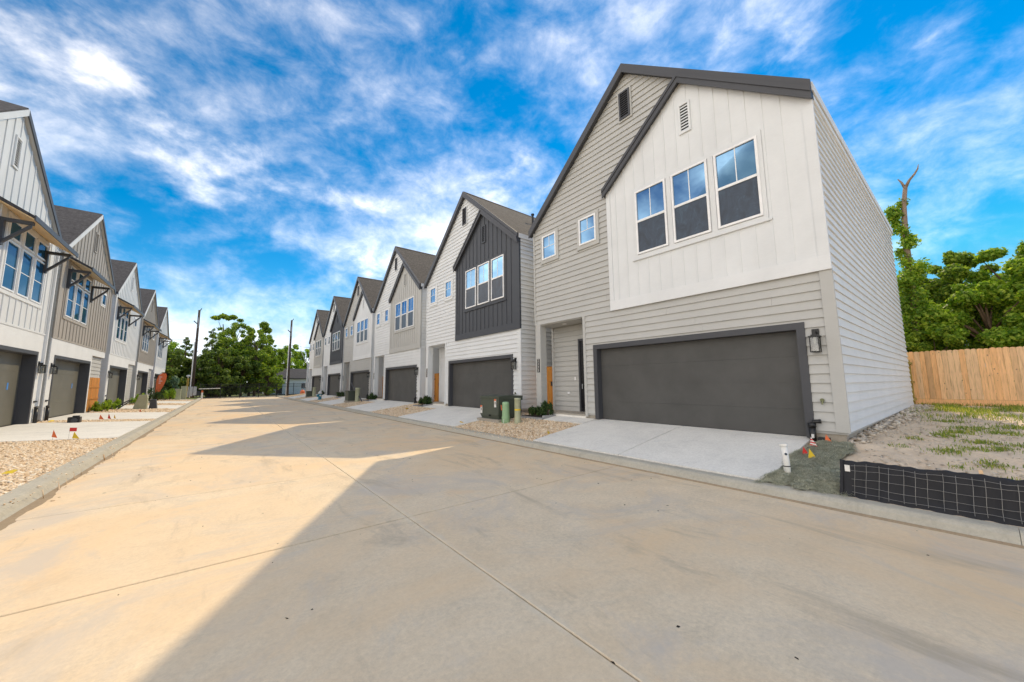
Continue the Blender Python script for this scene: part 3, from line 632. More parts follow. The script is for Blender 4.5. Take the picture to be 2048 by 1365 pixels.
# ------------------------------------------------------------------ left hand houses
XL = -5.55; XLB = -17.5
def left_house(y0, body, label, idx):
    W = 8.5; mir = idx == 0
    joined = idx > 1
    r = root('house', (XL, y0+W/2, .28), label, 'house', 'houses along the left kerb')
    fy = (lambda a: W-a) if mir else (lambda a: a)
    def P(u, v, ww): return (XL+ww, y0+u, v)
    def rng2(a, b): a, b = fy(a), fy(b); return min(a, b), max(a, b)
    S = lambda u, v, ww: (-u, y0-ww, v)
    ap = W/2-.1; ZA_, SLp = 10.48, .705
    zr = lambda u: ZA_-SLp*abs(u-ap); zw = lambda u: zr(u)-.22
    G0, G1 = rng2(.62, 5.62); GZ0, GZ1 = .29, 2.82
    E0, E1 = rng2(5.98, W); EZ = 3.27; ED = .10; GD = .5
    b = MB(); b.prism([P(0, EZ, 0), P(W, EZ, 0), P(W, zw(W), 0), P(ap, zw(ap), 0), P(0, zw(0), 0)], (XLB-XL, 0, 0))
    b.box(XLB, XL-GD, y0, y0+W, .3, EZ); b.box(XL-GD, XL-ED, y0+E0, y0+E1, .3, EZ)
    a0, a1 = rng2(0, .62); b.box(XL-GD, XL, y0+a0, y0+a1, .3, EZ); a0, a1 = rng2(5.62, 5.98); b.box(XL-GD, XL, y0+a0, y0+a1, .3, EZ); b.box(XL-GD, XL, y0+G0, y0+G1, GZ1, EZ)
    b.done('wall', body, r)
    b = MB(); b.box(XLB, XL-GD-.03, y0+.03, y0+W-.03, .0, .3)
    for q in ((0.03, .62), (5.62, 8.47)): a0, a1 = rng2(*q); b.box(XL-GD-.03, XL-.03, y0+a0, y0+a1, 0, .3)
    b.done('foundation', 'found', r)
    # white panel band round the garage
    b = MB(); pquad(b, P, [(0, 2.94), (W, 2.94), (W, 3.60), (0, 3.60)] if False else [(0, EZ), (W, EZ), (W, 3.60), (0, 3.60)], 0, .03)
    a0, a1 = rng2(0, .49); pbox(b, P, a0, a1, .30, EZ, 0, .03); a0, a1 = rng2(5.75, 5.98); pbox(b, P, a0, a1, .30, EZ, 0, .03); a0, a1 = rng2(.49, 5.75); pbox(b, P, a0, a1, 2.94, EZ, 0, .03)
    b.done('panel_band', 'white_trim', r)
    pbox(MB(), P, -.01, W+.01, 3.60, 3.66, 0, .05).done('ledge_board', body, r)
    garage_door(r, P, G0, G1, GZ0, GZ1, .30 if idx else .30, 'garage_left', 'trim_dark', .12)
    # recessed entry
    Pe = lambda u, v, ww: (XL-ED+ww, y0+u, v)
    lap_siding(r, Pe, E0+.02, E1-.02, .32, EZ-.02, M['greige'], True, step=.2)
    # board and batten front
    b = MB(); pquad(b, P, [(0, 3.66), (W, 3.66), (W, zw(W)), (ap, zw(ap)), (0, zw(0))], 0, .02); fr = b.done('front_panel', body, r)
    Wn0, Wn1 = rng2(.80, 4.30); Sw0, Sw1 = rng2(6.35, 7.15)
    acc = MB(); u = .18
    while u < W-.1:
        segs = [(3.68, zw(u)-.05)]
        if Wn0-.02 < u < Wn1+.02: segs = [(3.68, 4.50), (7.28, zw(u)-.05)]
        if Sw0-.1 < u < Sw1+.1: segs = [(3.68, 6.02), (6.85, zw(u)-.05)]
        if abs(u-ap) < .25: segs = [s_ for s_ in segs[:-1]]+[(max(segs[-1][0], 3.68), 8.36), (9.46, zw(u)-.05)]
        for a, c in segs:
            if c-a < .05: continue
            if joined: pbox(acc, P, u-.022, u+.022, a, c, .02, .045)
            else: pbox(MB(), P, u-.022, u+.022, a, c, .02, .045).done('batten', body, fr)
        u += .452
    if joined: acc.done('battens', body, fr)['kind'] = 'stuff'
    lap_siding(r, S, -XL, -XLB, .35, zw(0)-.02, M['white' if body == 'white' else 'greige'], True)
    pbox(MB(), P, -.02, .12, 3.66, zw(.05), .02, .05).done('corner_board', body, r); pbox(MB(), P, W-.12, W+.02, 3.66, zw(W-.05), .02, .05).done('corner_board', body, r)
    # windows with transoms
    for k in range(3):
        a = Wn0+.18+k*1.09+.0
        a0 = a; a1 = a+.80
        window(r, P, a0, a1, 4.70, 6.14, 'bar', .024, 'glass'); window(r, P, a0, a1, 6.32, 6.83, 'plain', .024, 'glass')
    b = MB(); frame(b, P, Wn0, Wn1, 4.52, 7.02, .12, .02, .055); b.done('window_surround', 'white_trim' if body == 'white' else body, r)
    b = MB(); frame(b, P, Sw0-.08, Sw1+.08, 6.04, 6.84, .07, .02, .05); b.done('window_trim', 'white_trim', r)
    window(r, P, Sw0+.06, Sw1-.06, 6.17, 6.71, 'plain', .02)
    vent(r, P, ap-.20, ap+.20, 8.40, 9.42, .022, 'white_trim' if body == 'white' else body, 12)
    # awning
    aw0, aw1 = Wn0-.28, Wn1+.28
    if mir: aw0, aw1 = 17.25-y0, 21.42-y0
    pj = .74
    pts = [(XL+.02, 7.24), (XL+pj, 6.80), (XL+pj, 6.72), (XL+.02, 7.14)]
    aw = MB().prism([(x, y0+aw0, z) for x, z in pts], (0, aw1-aw0, 0)).done('awning_roof', 'roof_l', r)
    pbox(MB(), P, aw0-.01, aw1+.01, 6.66, 6.82, pj, pj+.03).done('awning_fascia', 'trim_dark', aw)
    MB().prism([(x, y0+aw0+.02, z-.012) for x, z in [(XL+.02, 7.14), (XL+pj, 6.72), (XL+pj, 6.69), (XL+.02, 7.11)]], (0, aw1-aw0-.04, 0)).done('awning_soffit', 'soffit', aw)
    for u in (aw0+.32, aw1-.32):
        b = MB(); h = .065
        pbox(b, P, u-h, u+h, 5.84, 6.68, .02, .12); pbox(b, P, u-h, u+h, 6.58, 6.68, .12, .66)
        b.prism([P(u-h*.8, 5.98, .10), P(u-h*.8, 5.88, .10), P(u-h*.8, 6.50, .62), P(u-h*.8, 6.60, .62)], (0, h*1.6, 0)); b.done('awning_bracket', 'trim_dark', r)
    # roof
    xo = XL+.12
    for e in (-.12, W+.08):
        MB().prism([(xo, y0+ap, zr(ap)), (xo, y0+e, zr(e)), (xo, y0+e, zr(e)-.16), (xo, y0+ap, zr(ap)-.16)], (XLB-xo-.2, 0, 0)).done('roof_slope', 'roof_l', r)
        MB().prism([(xo+.035, y0+ap, zr(ap)-.05), (xo+.035, y0+e, zr(e)-.05), (xo+.035, y0+e, zr(e)-.26), (xo+.035, y0+ap, zr(ap)-.26)], (-.033, 0, 0)).done('rake_board', 'white' if e < 0 else 'trim_dark', r)
        MB().prism([(xo, y0+ap, zr(ap)-.163), (xo, y0+e, zr(e)-.163), (xo, y0+e, zr(e)-.19), (xo, y0+ap, zr(ap)-.19)], (XL-xo, 0, 0)).done('soffit', 'white', r)
    b = MB(); b.box(XLB, XL+.05, y0-.05, y0-.003, zw(0)-.15, zw(0)+.02); b.done('frieze_board', 'white_trim', r)
    return r
LORD = ['nearest', 'second', 'third', 'fourth', 'farthest']
LLAB = [('white', 'nearest house on the left, white batten siding, cut off by the picture edge'), ('taupe', 'second house on the left, taupe batten siding above a white garage band'),
        ('white', 'third house on the left, white batten siding with dark awning over its window'), ('taupe', 'fourth house on the left, taupe batten siding'),
        ('white', 'farthest house on the left, white siding behind the orange feather flag')]
for i, (bo, lb) in enumerate(LLAB):
    left_house(LY[i], bo, lb, i)
    y0 = LY[i]
    P = lambda u, v, ww: (XL+ww, y0+u, v)
    lantern(P, 8.18 if i == 0 else .26, 2.14, f'black lantern beside the garage on the {LORD[i]} left-hand house')
    if i < 3:
        yy = y0+(8.28 if i == 0 else .24); x = XL+.10
        b = MB().tube([(x, yy, .2), (x, yy, .82)], .055, 12).tube([(x, yy, .80), (x+.01, yy-.1, .86)], .05, 10).tube([(x-.05, yy-.12, 1.08), (x-.05, yy+.12, 1.08)], .03, 8)
        tag(b.done('drain_riser', 'black', None, True, (x, yy, .26)), f'black drain riser at the garage corner of the {LORD[i]} left-hand house', 'drain pipe', 'drain risers beside the garages')
def l_extra():
    y0 = LY[0]; b = MB(); b.box(XL+.03, XL+.11, y0+8.38, y0+8.47, .9, 7.0); 
    tag(b.done('downspout', 'white_trim', None, False, (XL+.07, y0+8.42, .9)), 'white downspout at the corner of the nearest left-hand house', 'downspout')
    Pg = lambda u, v, ww: (XL-.05+ww, LY[1]+u, v)
    gate_boards(Pg, 6.05, 8.4, .32, 2.12, 'orange cedar fence panel with two rails in the entry of the taupe house', 'gates between the left-hand houses', True)
    for y, z in ((20.8, 1.54), (27.72, 1.55)):
        b = MB().box(XL-.302, XL-.294, y-.05, y+.05, z, z+.24)
        tag(b.done('tape_strip', 'blue', None, False, (XL-.3, y, z)), 'blue tape strip on the garage door of the '+('nearest' if y < 22 else 'second')+' left-hand house', 'tape')
l_extra()

# ------------------------------------------------------------------ gravel
def stones(n, x0, x1, y0, y1, smin, smax, seed, keep=None):
    r = np.random.default_rng(seed)
    xy = np.stack([r.uniform(x0, x1, n), r.uniform(y0, y1, n)], 1)
    if keep is not None: xy = xy[keep(xy[:, 0], xy[:, 1])]
    n = len(xy); z = np.array([g(a) for a in xy[:, 0]])
    o6 = np.array([[1, 0, 0], [-1, 0, 0], [0, 1, 0], [0, -1, 0], [0, 0, 1], [0, 0, -1]], float)
    s = r.uniform(smin, smax, (n, 1, 1)); A = o6[None]*s*np.stack([r.uniform(.8, 1.4, n), r.uniform(.7, 1.1, n), r.uniform(.4, .7, n)], 1)[:, None, :]
    A += r.normal(0, 1, (n, 6, 3))*s*.18
    th = r.uniform(0, 6.28, n); c, si = np.cos(th), np.sin(th)
    x = A[:, :, 0]*c[:, None]-A[:, :, 1]*si[:, None]; yv = A[:, :, 0]*si[:, None]+A[:, :, 1]*c[:, None]
    tilt = r.normal(0, .3, (n, 1)); zz = A[:, :, 2]+x*tilt
    V = np.stack([x+xy[:, 0:1], yv+xy[:, 1:2], zz+z[:, None]+s[:, :, 0]*.1-.022+r.uniform(0, .012, (n, 1))], 2).reshape(-1, 3)
    f8 = np.array([[0, 2, 4], [2, 1, 4], [1, 3, 4], [3, 0, 4], [2, 0, 5], [1, 2, 5], [3, 1, 5], [0, 3, 5]])
    F = (f8[None]+6*np.arange(n)[:, None, None]).reshape(-1, 3); return V, F
def gravel(label, n, x0, x1, y0, y1, s0, s1, seed, keep=None):
    V, F = stones(n, x0, x1, y0, y1, s0, s1, seed, keep)
    o = npmesh('gravel', V, F, 'gravel'); tag(o, label, 'gravel', kind='stuff')
gravel('tan gravel bed in front of the nearest left-hand driveway', 30000, -5.3, -2.30, 6.5, 15.6, .022, .042, 11, lambda x, y: (x > -.30*y-.3))
gravel('gravel strip between the first two left-hand driveways', 3500, -5.5, -2.3, 22.1, 23.35, .03, .05, 12)
for i in (1, 2, 3): gravel(f'gravel bed past the {LORD[i]} left-hand driveway', 3500-500*i, -5.4, -2.3, LY[i]+5.9, LY[i+1]+.4, .04, .07, 12+i)
plan = [9500, 7000, 4000, 3000, 2500]
for i in range(5):
    o_ = OFF[i]; gravel(f'gravel bed between the driveways of the {ORD[i]} and {ORD[i+1]} right-hand houses', plan[i], 6.31, 8.9, 7.18+o_, 11.18+o_, .022+.006*i, .042+.008*i, 30+i,
        (lambda oo: lambda x, y: (x < 8.24) | (y > 9.9+oo))(o_))

# ------------------------------------------------------------------ foliage tools
def leaves(centres, radii, n, size, seed, flat=.75, shell=.55, droop=.0, aspect=.55):
    r = np.random.default_rng(seed); C = np.asarray(centres, float); Rr = np.asarray(radii, float)
    w_ = Rr**2; idx = r.choice(len(C), n, p=w_/w_.sum())
    d = r.normal(0, 1, (n, 3)); d /= np.linalg.norm(d, axis=1)[:, None]
    rad = shell+(1-shell)*r.random(n)**.6; rad *= r.uniform(.75, 1.12, n)
    p = C[idx]+d*Rr[idx, None]*rad[:, None]*np.array([1, 1, flat])
    nrm = d*.9+r.normal(0, .6, (n, 3))+np.array([0, 0, .35]); nrm /= np.linalg.norm(nrm, axis=1)[:, None]
    t = np.cross(nrm, r.normal(0, 1, (n, 3))); t /= np.linalg.norm(t, axis=1)[:, None]; t[:, 2] -= droop; b = np.cross(nrm, t)
    s = size*r.uniform(.6, 1.4, n)[:, None]; a = t*s; c = b*s*aspect
    V = np.stack([p-a, p-.1*a+c, p+a, p-.1*a-c], 1).reshape(-1, 3)
    V[1::4] += nrm*s*.12; V[3::4] += nrm*s*.12
    return V, np.arange(4*n).reshape(-1, 4)
def tree(loc, h, spread, n, size, seed, m, label, group, name='tree', nb=26, trunk_r=.16, low=.25, flat=.8, bark='barkm', lean=(0, 0), shell=.15):
    nb = nb*2
    r = random.Random(seed); t = root(name, loc, label, 'tree', group); L = Vector(loc)
    b = MB(); top = L+Vector((lean[0], lean[1], h*.8))
    b.tube([L, L+Vector((lean[0]*.3, lean[1]*.3, h*.3)), L+Vector((lean[0]*.7, lean[1]*.7, h*.55)), top], [trunk_r, trunk_r*.75, trunk_r*.5, trunk_r*.15], 8)
    C, Rr = [], []
    for i in range(nb):
        k = low+(1-low)*(i+.5)/nb; an = r.uniform(0, 6.283); env = math.sin(min(1, (k-low+.12)/(1-low+.12))*math.pi*.93)**.7
        rr = spread*env*r.uniform(.35, 1.0); br = spread*r.uniform(.12, .27)*(.55+.45*env)
        c = Vector((rr*math.cos(an)+lean[0]*k, rr*math.sin(an)+lean[1]*k, h*k*.96-br*.2)); C.append(c); Rr.append(br)
        if i % 3 == 0:
            s = L+Vector((lean[0]*k*.7, lean[1]*k*.7, h*max(.12, k*.62))); e = L+c
            b.tube([s, s.lerp(e, .5)+Vector((0, 0, .15*h*.2)), e], [trunk_r*.38, trunk_r*.22, trunk_r*.06], 5)
    b.done('trunk', bark, t, True)
    V, F = leaves(C, Rr, n, size, seed, flat, shell)
    npmesh('crown', V, F, m, t); return t
def conifer(loc, h, spread, n, size, seed, m, label, group):
    t = root('conifer_tree', loc, label, 'tree', group); L = Vector(loc); r = np.random.default_rng(seed)
    b = MB().tube([L, L+Vector((0, 0, h*.55)), L+Vector((0, 0, h*.98))], [.2, .12, .02], 8)
    C, Rr = [], []
    for i in range(46):
        k = .06+.94*(i/46); rr = spread*(1-k)**.8*r.uniform(.35, 1.1); an = i*2.4+r.uniform(-.4, .4)
        C.append((rr*math.cos(an), rr*math.sin(an), h*k)); Rr.append(spread*(.30*(1-k)+.06))
        b.tube([L+Vector((0, 0, h*k)), L+Vector(C[-1])], [.03, .01], 4)
    b.done('trunk', 'barkm', t); V, F = leaves(C, Rr, n, size, seed, .7, .2, .3, .28); npmesh('crown', V, F, m, t); return t
def shrub(loc, h, rad, n, size, seed, m, label, group=None, name='shrub', nb=20):
    r = random.Random(seed); t = root(name, loc, label, 'shrub', group); L = Vector(loc); b = MB(); C, Rr = [], []
    for i in range(nb):
        an = r.uniform(0, 6.28); rr = rad*r.random()**.5*.8; z = h*r.uniform(.25, .9)
        c = Vector((rr*math.cos(an), rr*math.sin(an), z)); C.append(c); Rr.append(rad*r.uniform(.16, .34)); b.tube([L, L+c], [.012, .004], 4)
    b.done('stem', 'barkm', t); V, F = leaves(C, Rr, n, size, seed, 1.6, .1, -.8, .3); npmesh('foliage', V, F, m, t); return t

# ------------------------------------------------------------------ right side: utilities between the first two houses
def utilities():
    x0, x1, y0, y1 = 7.42, 8.42, 10.12, 11.28; zb = .27
    t = root('transformer', ((x0+x1)/2, (y0+y1)/2, zb), 'dark green pad transformer with warning stickers beside the second driveway', 'transformer')
    MB().box(x0-.08, x1+.05, y0-.08, y1+.08, zb-.05, zb+.10).done('concrete_pad', 'found', t)
    b = MB(); yi0, yi1 = y0+.02, y1-.02; z0, z1, z2 = zb+.10, zb+.25, zb+.87
    b.add([(x0+.05, yi0+.05, z0), (x1, yi0+.05, z0), (x1, yi1-.05, z0), (x0+.05, yi1-.05, z0), (x0, yi0, z1), (x1, yi0, z1), (x1, yi1, z1), (x0, yi1, z1),
           (x0+.02, yi0, z2), (x1, yi0, z2), (x1, yi1, z2), (x0+.02, yi1, z2)],
          [(3, 2, 1, 0), (0, 1, 5, 4), (1, 2, 6, 5), (2, 3, 7, 6), (3, 0, 4, 7), (4, 5, 9, 8), (5, 6, 10, 9), (6, 7, 11, 10), (7, 4, 8, 11), (8, 9, 10, 11)]); b.done('cabinet', 'transformer', t)
    MB().prism([(x0-.01, y0-.01, z2-.06), (x0-.01, y0-.01, z2+.01), (x0+.45, y0-.01, z2+.045), (x1+.06, y0-.01, z2+.02), (x1+.06, y0-.01, z2-.12), (x1+.02, y0-.01, z2-.14)], (0, y1-y0+.02, 0)).done('lid', 'transformer', t)
    for yy, zz in ((y0+.20, z2-.36), (y1-.10, z1+.02)):
        s = MB().box(x0-.012, x0+.002, yy-.055, yy+.055, zz, zz+.28).done('warning_sticker', 'sticker', t)
        MB().box(x0-.015, x0-.012, yy-.055, yy+.055, zz+.22, zz+.28).done('sticker_stripe', 'orange', t); MB().box(x0-.015, x0-.012, yy-.02, yy+.015, zz+.10, zz+.19).done('sticker_mark', 'black', t)
    MB().tube([(x0-.03, (y0+y1)/2-.05, z1-.03), (x0+.01, (y0+y1)/2-.05, z1-.03)], .035, 8).done('padlock', 'black', t)
    for (x, y, h, r_, m, lb) in ((7.50, 9.83, .70, .125, 'ped', 'mint green round utility pedestal leaning against the transformer'), (7.60, 9.33, .82, .10, 'ped2', 'olive round utility pedestal with yellow band beside the shrub planter')):
        z = g(x)-.02; p = root('utility_pedestal', (x, y, z), lb, 'pedestal'); tp = .02 if m == 'ped' else .015
        pr = [(r_*1.14, -.05), (r_*1.14, .10), (r_*1.06, .13), (r_*1.12, .15), (r_*1.10, .20), (r_*.98, .24), (r_*.93, h*.8), (r_*.92, h-.05), (r_*.84, h-.012), (r_*.5, h)] if m == 'ped' else \
             [(r_*1.06, -.05), (r_*1.06, .08), (r_*1.0, .10), (r_*1.04, .12), (r_, .16), (r_, h-.06), (r_*1.05, h-.055), (r_*1.05, h-.015), (r_*.95, h)]
        MB().tube([(x-.05*(zz/h) if m == 'ped' else x, y-.06*(zz/h) if m == 'ped' else y, z+zz) for rr, zz in pr], [rr for rr, zz in pr], 20).done('shell', m, p, True)
        if m == 'ped':
            MB().add([(x-.125+.0, y+.09, z+.42), (x-.13, y+.035, z+.42), (x-.165, y+.02, z+.60), (x-.155, y+.075, z+.60)], [(0, 1, 2, 3)]).done('orange_label', 'orange', p)
            MB().tube([(x-.13, y-.06, z+.16), (x-.16, y-.09, z+.10), (x-.20, y-.12, z+.0)], .008, 6).done('white_wire', 'pvc', p)
        else: MB().tube([(x, y, z+.42), (x, y, z+.47)], r_*1.004, 20).done('yellow_band', 'yellow', p)
    for i in range(5):
        o_ = OFF[i]; x, y = 8.24, 8.86+o_
        pt = root('planter', (x, y, .4), f'grey stone edged planter bed at the porch post of the {ORD[i]} right-hand house', 'planter', 'planter beds along the right-hand houses')
        b = MB(); b.box(x, x+.10, y, y+1.15, .33, .46); b.done('edging_stone', 'stone_edge', pt); MB().box(x+.10, 9.6, y, y+.09, .36, .53).done('edging_stone', 'stone_edge', pt)
        MB().box(x+.10, 9.6, y+.09, y+1.15, .33, .475).done('soil', 'soil', pt)
        for k, (dx, dy) in enumerate(((.42, .22), (.40, .75)) if i < 2 else ((.42, .5),)):
            shrub((x+dx, y+dy, .46), .46 if k == 0 else .34, .27 if i < 2 else .42, 1500 if i == 0 else 700, .035 if i == 0 else .05, 60+i*3+k, 'shrub',
                  f'dark green {"taller" if k == 0 else "lower"} shrub in the planter of the {ORD[i]} right-hand house', 'shrubs in the right-hand planters')
utilities()
def leaf_flags():
    """small yellow marker flags lying on the gravel"""
    pts = [(7.02, 7.29, 'beside the nearest driveway'), (6.80, 11.5, 'at the kerb beside the second driveway'), (7.6, 18.4, 'in front of the shrubs at the third house'), (7.0, 21.0-.4, 'at the edge of the third driveway'), (-2.75, 10.3, 'on the near left gravel bed'), (-5.2, 22.7, 'beside the second left-hand garage'), (-3.3, 29.1, 'before the left pedestal')]
    for i, (x, y, lb) in enumerate(pts):
        z = g(x)+.02; t = root('marker_flag', (x, y, z), 'small yellow marker flag '+lb, 'flag', 'marker flags'); a = i*1.3
        MB().tube([(x-.16*math.cos(a), y-.16*math.sin(a), z-.03), (x, y, z+.05)], .003, 5).done('wire_stake', 'wire', t)
        u = Vector((math.cos(a+.6), math.sin(a+.6), .1)); v = Vector((-math.sin(a), math.cos(a), .75)).normalized(); p = Vector((x, y, z))
        s = .085
        V = [p-u*s-v*s*.5, p+u*s*.2-v*s*.2, p+u*s-v*s*.6, p+u*s+v*s*.5, p+u*s*.1+v*s*.8, p-u*s+v*s*.5]
        V += [q+Vector((.0, 0, .003)) for q in V]
        MB().add(V, [(0, 1, 4, 5), (1, 2, 3, 4), (6, 7, 10, 11), (7, 8, 9, 10)]).done('flag_sheet', 'yellow', t)
leaf_flags()
def debris():
    V, F = stones(170, -1.8, 5.9, .3, 14, .005, .016, 91); V[:, 2] = (V[:, 2]-.13)*.6+.008
    tag(npmesh('road_debris', V, F, 'soil'), 'scattered dark crumbs and twigs on the road', 'debris', kind='stuff')
    V, F = stones(150, 6.0, 6.3, 7.0, 12, .010, .022, 92); V[:, 2] += .018; tag(npmesh('stray_stones', V, F, 'gravel'), 'stray gravel stones spilled onto the right kerb', 'gravel', kind='stuff')
    V, F = stones(160, -2.32, -1.75, 7.5, 15, .010, .022, 93); V[:, 2] = np.where(V[:, 0] > -1.93, V[:, 2]-.118, V[:, 2]+.016); tag(npmesh('stray_stones', V, F, 'gravel'), 'stray gravel stones spilled onto the left kerb', 'gravel', kind='stuff')
debris()
def stake_flag(x, y, h, m, lb, dirv=(0, -1), shape='tri', s=.11, tilt=(0, 0)):
    z = g(x)-.02; t = root('marker_flag', (x, y, z), lb, 'flag', 'marker flags'); d = Vector((dirv[0], dirv[1], 0)).normalized()
    top = Vector((x+tilt[0], y+tilt[1], z+h)); MB().tube([(x, y, z), top], .003, 5).done('wire_stake', 'wire', t)
    n = d.cross(Vector((0, 0, 1)))*.002
    p = [top, top-Vector((0, 0, s*1.25))-d*s*.18, top-Vector((0, 0, s*1.45))+d*s*.80+n*4] if shape == 'tri' else [top, top-Vector((0, 0, s)), top-Vector((0, 0, s*1.1))+d*s*1.3+n*9, top-Vector((0, 0, .01))+d*s*1.3+n*9]
    k = len(p); MB().add([q for q in p]+[q+n for q in p], [tuple(range(k)), tuple(range(k, 2*k))[::-1]]).done('flag_sheet', m, t)
    if m == 'sticker':
        for j in range(3):
            f0, f1 = .2+.25*j, .32+.25*j; A, B, C_ = p[0], p[1], p[2]
            q = [A.lerp(B, f0), A.lerp(B, f1), A.lerp(C_, f1), A.lerp(C_, f0)]; MB().add([v_-n*.8 for v_ in q]+[v_+n*1.8 for v_ in q], [(0, 1, 2, 3), (4, 5, 6, 7)]).done('red_stripe', 'red', t)
stake_flag(7.60, 1.86, .22, 'red', 'dark red marker flag on the erosion mat near the white pipe', (.3, -1), s=.12)
stake_flag(7.42, 1.74, .25, 'yellow', 'yellow marker flag on the erosion mat right of the white pipe', (.2, -1), s=.13)
stake_flag(8.09, 1.86, .26, 'sticker', 'red and white striped marker flag by the garage corner', (.1, -1), s=.14)
stake_flag(8.52, 1.74, .22, 'orange', 'orange marker flag standing at the foundation corner of the nearest house', (.2, -.5), s=.14)
stake_flag(-3.50, 15.55, .30, 'orange', 'orange marker flag left of the red flag on the left', (.8, -.5), s=.15)
stake_flag(-3.26, 15.75, .33, 'red', 'large red marker flag at the near edge of the first left-hand driveway', (1, .2), 'rect', .10)
stake_flag(-3.12, 15.5, .24, 'yellow', 'yellow marker flag right of the red flag on the left', (1, .1), s=.14)
stake_flag(-3.93, 22.8, .28, 'orange', 'orange marker flag in the gravel strip between two left driveways', (.8, .4), s=.15)
stake_flag(-3.72, 23.0, .30, 'red', 'dark red marker flag in the gravel strip between two left driveways', (.5, -.4), s=.16)
stake_flag(-3.55, 23.0, .26, 'yellow', 'yellow marker flag in the gravel strip between two left driveways', (.2, -.2), s=.12)
stake_flag(-3.55, 29.2, .2, 'orange', 'orange marker flag in front of the left green pedestal', (1, -.3), s=.16)

# ------------------------------------------------------------------ right foreground: yard, silt fence, mat, pipe
def yard():
    # erosion mat draped over the verge corner
    nx, ny = 46, 34; V = []; F = []; r = random.Random(3)
    for j in range(ny):
        for i in range(nx):
            a, b = i/(nx-1), j/(ny-1)
            x = 6.27+(2.45)*a; w0 = 1.16+.35*a-.10*math.sin(a*9); w1 = 2.06-.10*a+.05*math.sin(a*13+1)-.28*max(0, a-.75)*4*.6
            y = w0+(w1-w0)*b
            x += .04*math.sin(b*11)+(.05*math.sin(b*23) if a < .1 else 0)
            edge = min(a, 1-a, b*.8, (1-b)*.8)
            z = g(x)+.005+.07*min(1, edge*9)+.022*math.sin(x*7.3+y*4)*math.sin(y*9.1-x*3)+.012*math.sin(x*21)*math.sin(y*26)
            if i == 0: z -= .01
            V.append((x, y, z))
    F = [(j*nx+i, j*nx+i+1, (j+1)*nx+i+1, (j+1)*nx+i) for j in range(ny-1) for i in range(nx-1)]
    t = root('erosion_mat', (7.4, 1.6, .3), 'grey green fibre erosion mat on the verge beside the nearest driveway', 'erosion mat')
    mk('mat_sheet', V, F, 'mat_base', t, True)
    rr = np.random.default_rng(5); VA = np.array(V); pick = rr.integers(0, len(VA), 26000)
    p = VA[pick]+rr.normal(0, .022, (len(pick), 3))*np.array([1, 1, .3]); th = rr.uniform(0, 6.28, len(pick)); ln = rr.uniform(.02, .055, len(pick))
    d = np.stack([np.cos(th)*ln, np.sin(th)*ln, rr.uniform(-.005, .022, len(pick))], 1); s = np.stack([-np.sin(th), np.cos(th), np.zeros_like(th)], 1)*.0022
    W = np.stack([p-d, p+s+[0, 0, .012], p+d, p-s+[0, 0, .012]], 1).reshape(-1, 3); W -= np.array([7.4, 1.6, .3])
    f = npmesh('mat_fibres', W, np.arange(len(W)).reshape(-1, 4), 'fibre', t); f['kind'] = 'stuff'
    # silt fence
    sf = root('silt_fence', (6.42, .2, .14), 'black silt fence with wire mesh leaning along the kerb at right', 'silt fence')
    ys = np.linspace(1.20, -4.0, 260); prof = [(6.34, .11), (6.37, .15), (6.42, .22), (6.445, .32), (6.47, .42), (6.50, .52), (6.52, .545), (6.54, .55), (6.555, .535), (6.55, .515)]
    def fp(y, k, off=0):
        x, z = prof[k]; wv = math.sin(y*9.3)+.6*math.sin(y*21+1); lift = .02*(1.2-y)*.6
        tp = k/9; wr = .009*math.sin(y*29+k*.7+math.sin(y*7))+.006*math.sin(y*61-k*1.3)+.010*math.sin(y*11+k*1.7)*math.sin(k*.9); return (x+.007*wv*tp-off+wr, y+.004*math.sin(y*50+k), z+(.005*wv+.004*math.sin(y*47))*(tp > .55)+min(lift, .04)*tp)
    n = len(prof); V = [fp(y, k) for y in ys for k in range(n)]; nn = len(V)
    F = [(i*n+k, i*n+k+1, (i+1)*n+k+1, (i+1)*n+k) for i in range(len(ys)-1) for k in range(n-1)]
    V += [(x+.006, y, z-.004) for x, y, z in V]; F += [tuple(nn+q for q in f_) for f_ in F]
    mk('fabric', V, F, 'fabric', sf, True)
    y = 1.06
    while y > -3.5:
        j = random.uniform(-.014, .014); MB().tube([(fp(y, k)[0]-.017, y+j+.008*math.sin(k), fp(y, k)[2]) for k in range(1, 6)], .0019, 5).done('wire', 'wire', sf); y -= .1025
    for zf in (1.4, 2.3, 3.25, 4.25, 4.85):
        k0 = int(zf); fr = zf-k0; pts = []
        for y in np.linspace(1.1, -3.6, 40):
            a, b = fp(y, k0), fp(y, k0+1); pts.append((a[0]+(b[0]-a[0])*fr-.020+random.uniform(-.004, .004), y, a[2]+(b[2]-a[2])*fr+random.uniform(-.006, .004)+.006*math.sin(y*6+zf)))
        MB().tube(pts, .0022, 5).done('wire', 'wire', sf)
    for y_ in (.05, -1.6, -3.2): MB().box(6.60, 6.63, y_-.015, y_+.015, .10, .60).done('stake', 'fence', sf)
    MB().prism([(6.33, 1.22, .10), (6.60, 1.22, .12), (6.60, 1.20, .53), (6.50, 1.21, .56), (6.45, 1.21, .40)], (0, -.03, 0)).done('fabric_end', 'fabric', sf)
    MB().box(6.452, 6.458, 1.11, 1.16, .42, .50).done('paper_tag', 'sticker', sf)
    # white cleanout pipe
    x, y = 6.62, 1.83; z = .14
    pp = root('cleanout_pipe', (x, y, z), 'white plastic cleanout pipe with black tape band on the erosion mat', 'pipe')
    ax = [(x-.00, y, z), (x, y+.012, z+.30), (x, y+.03, z+.50)]
    MB().tube(ax, .043, 18).done('pipe_body', 'pvc', pp, True)
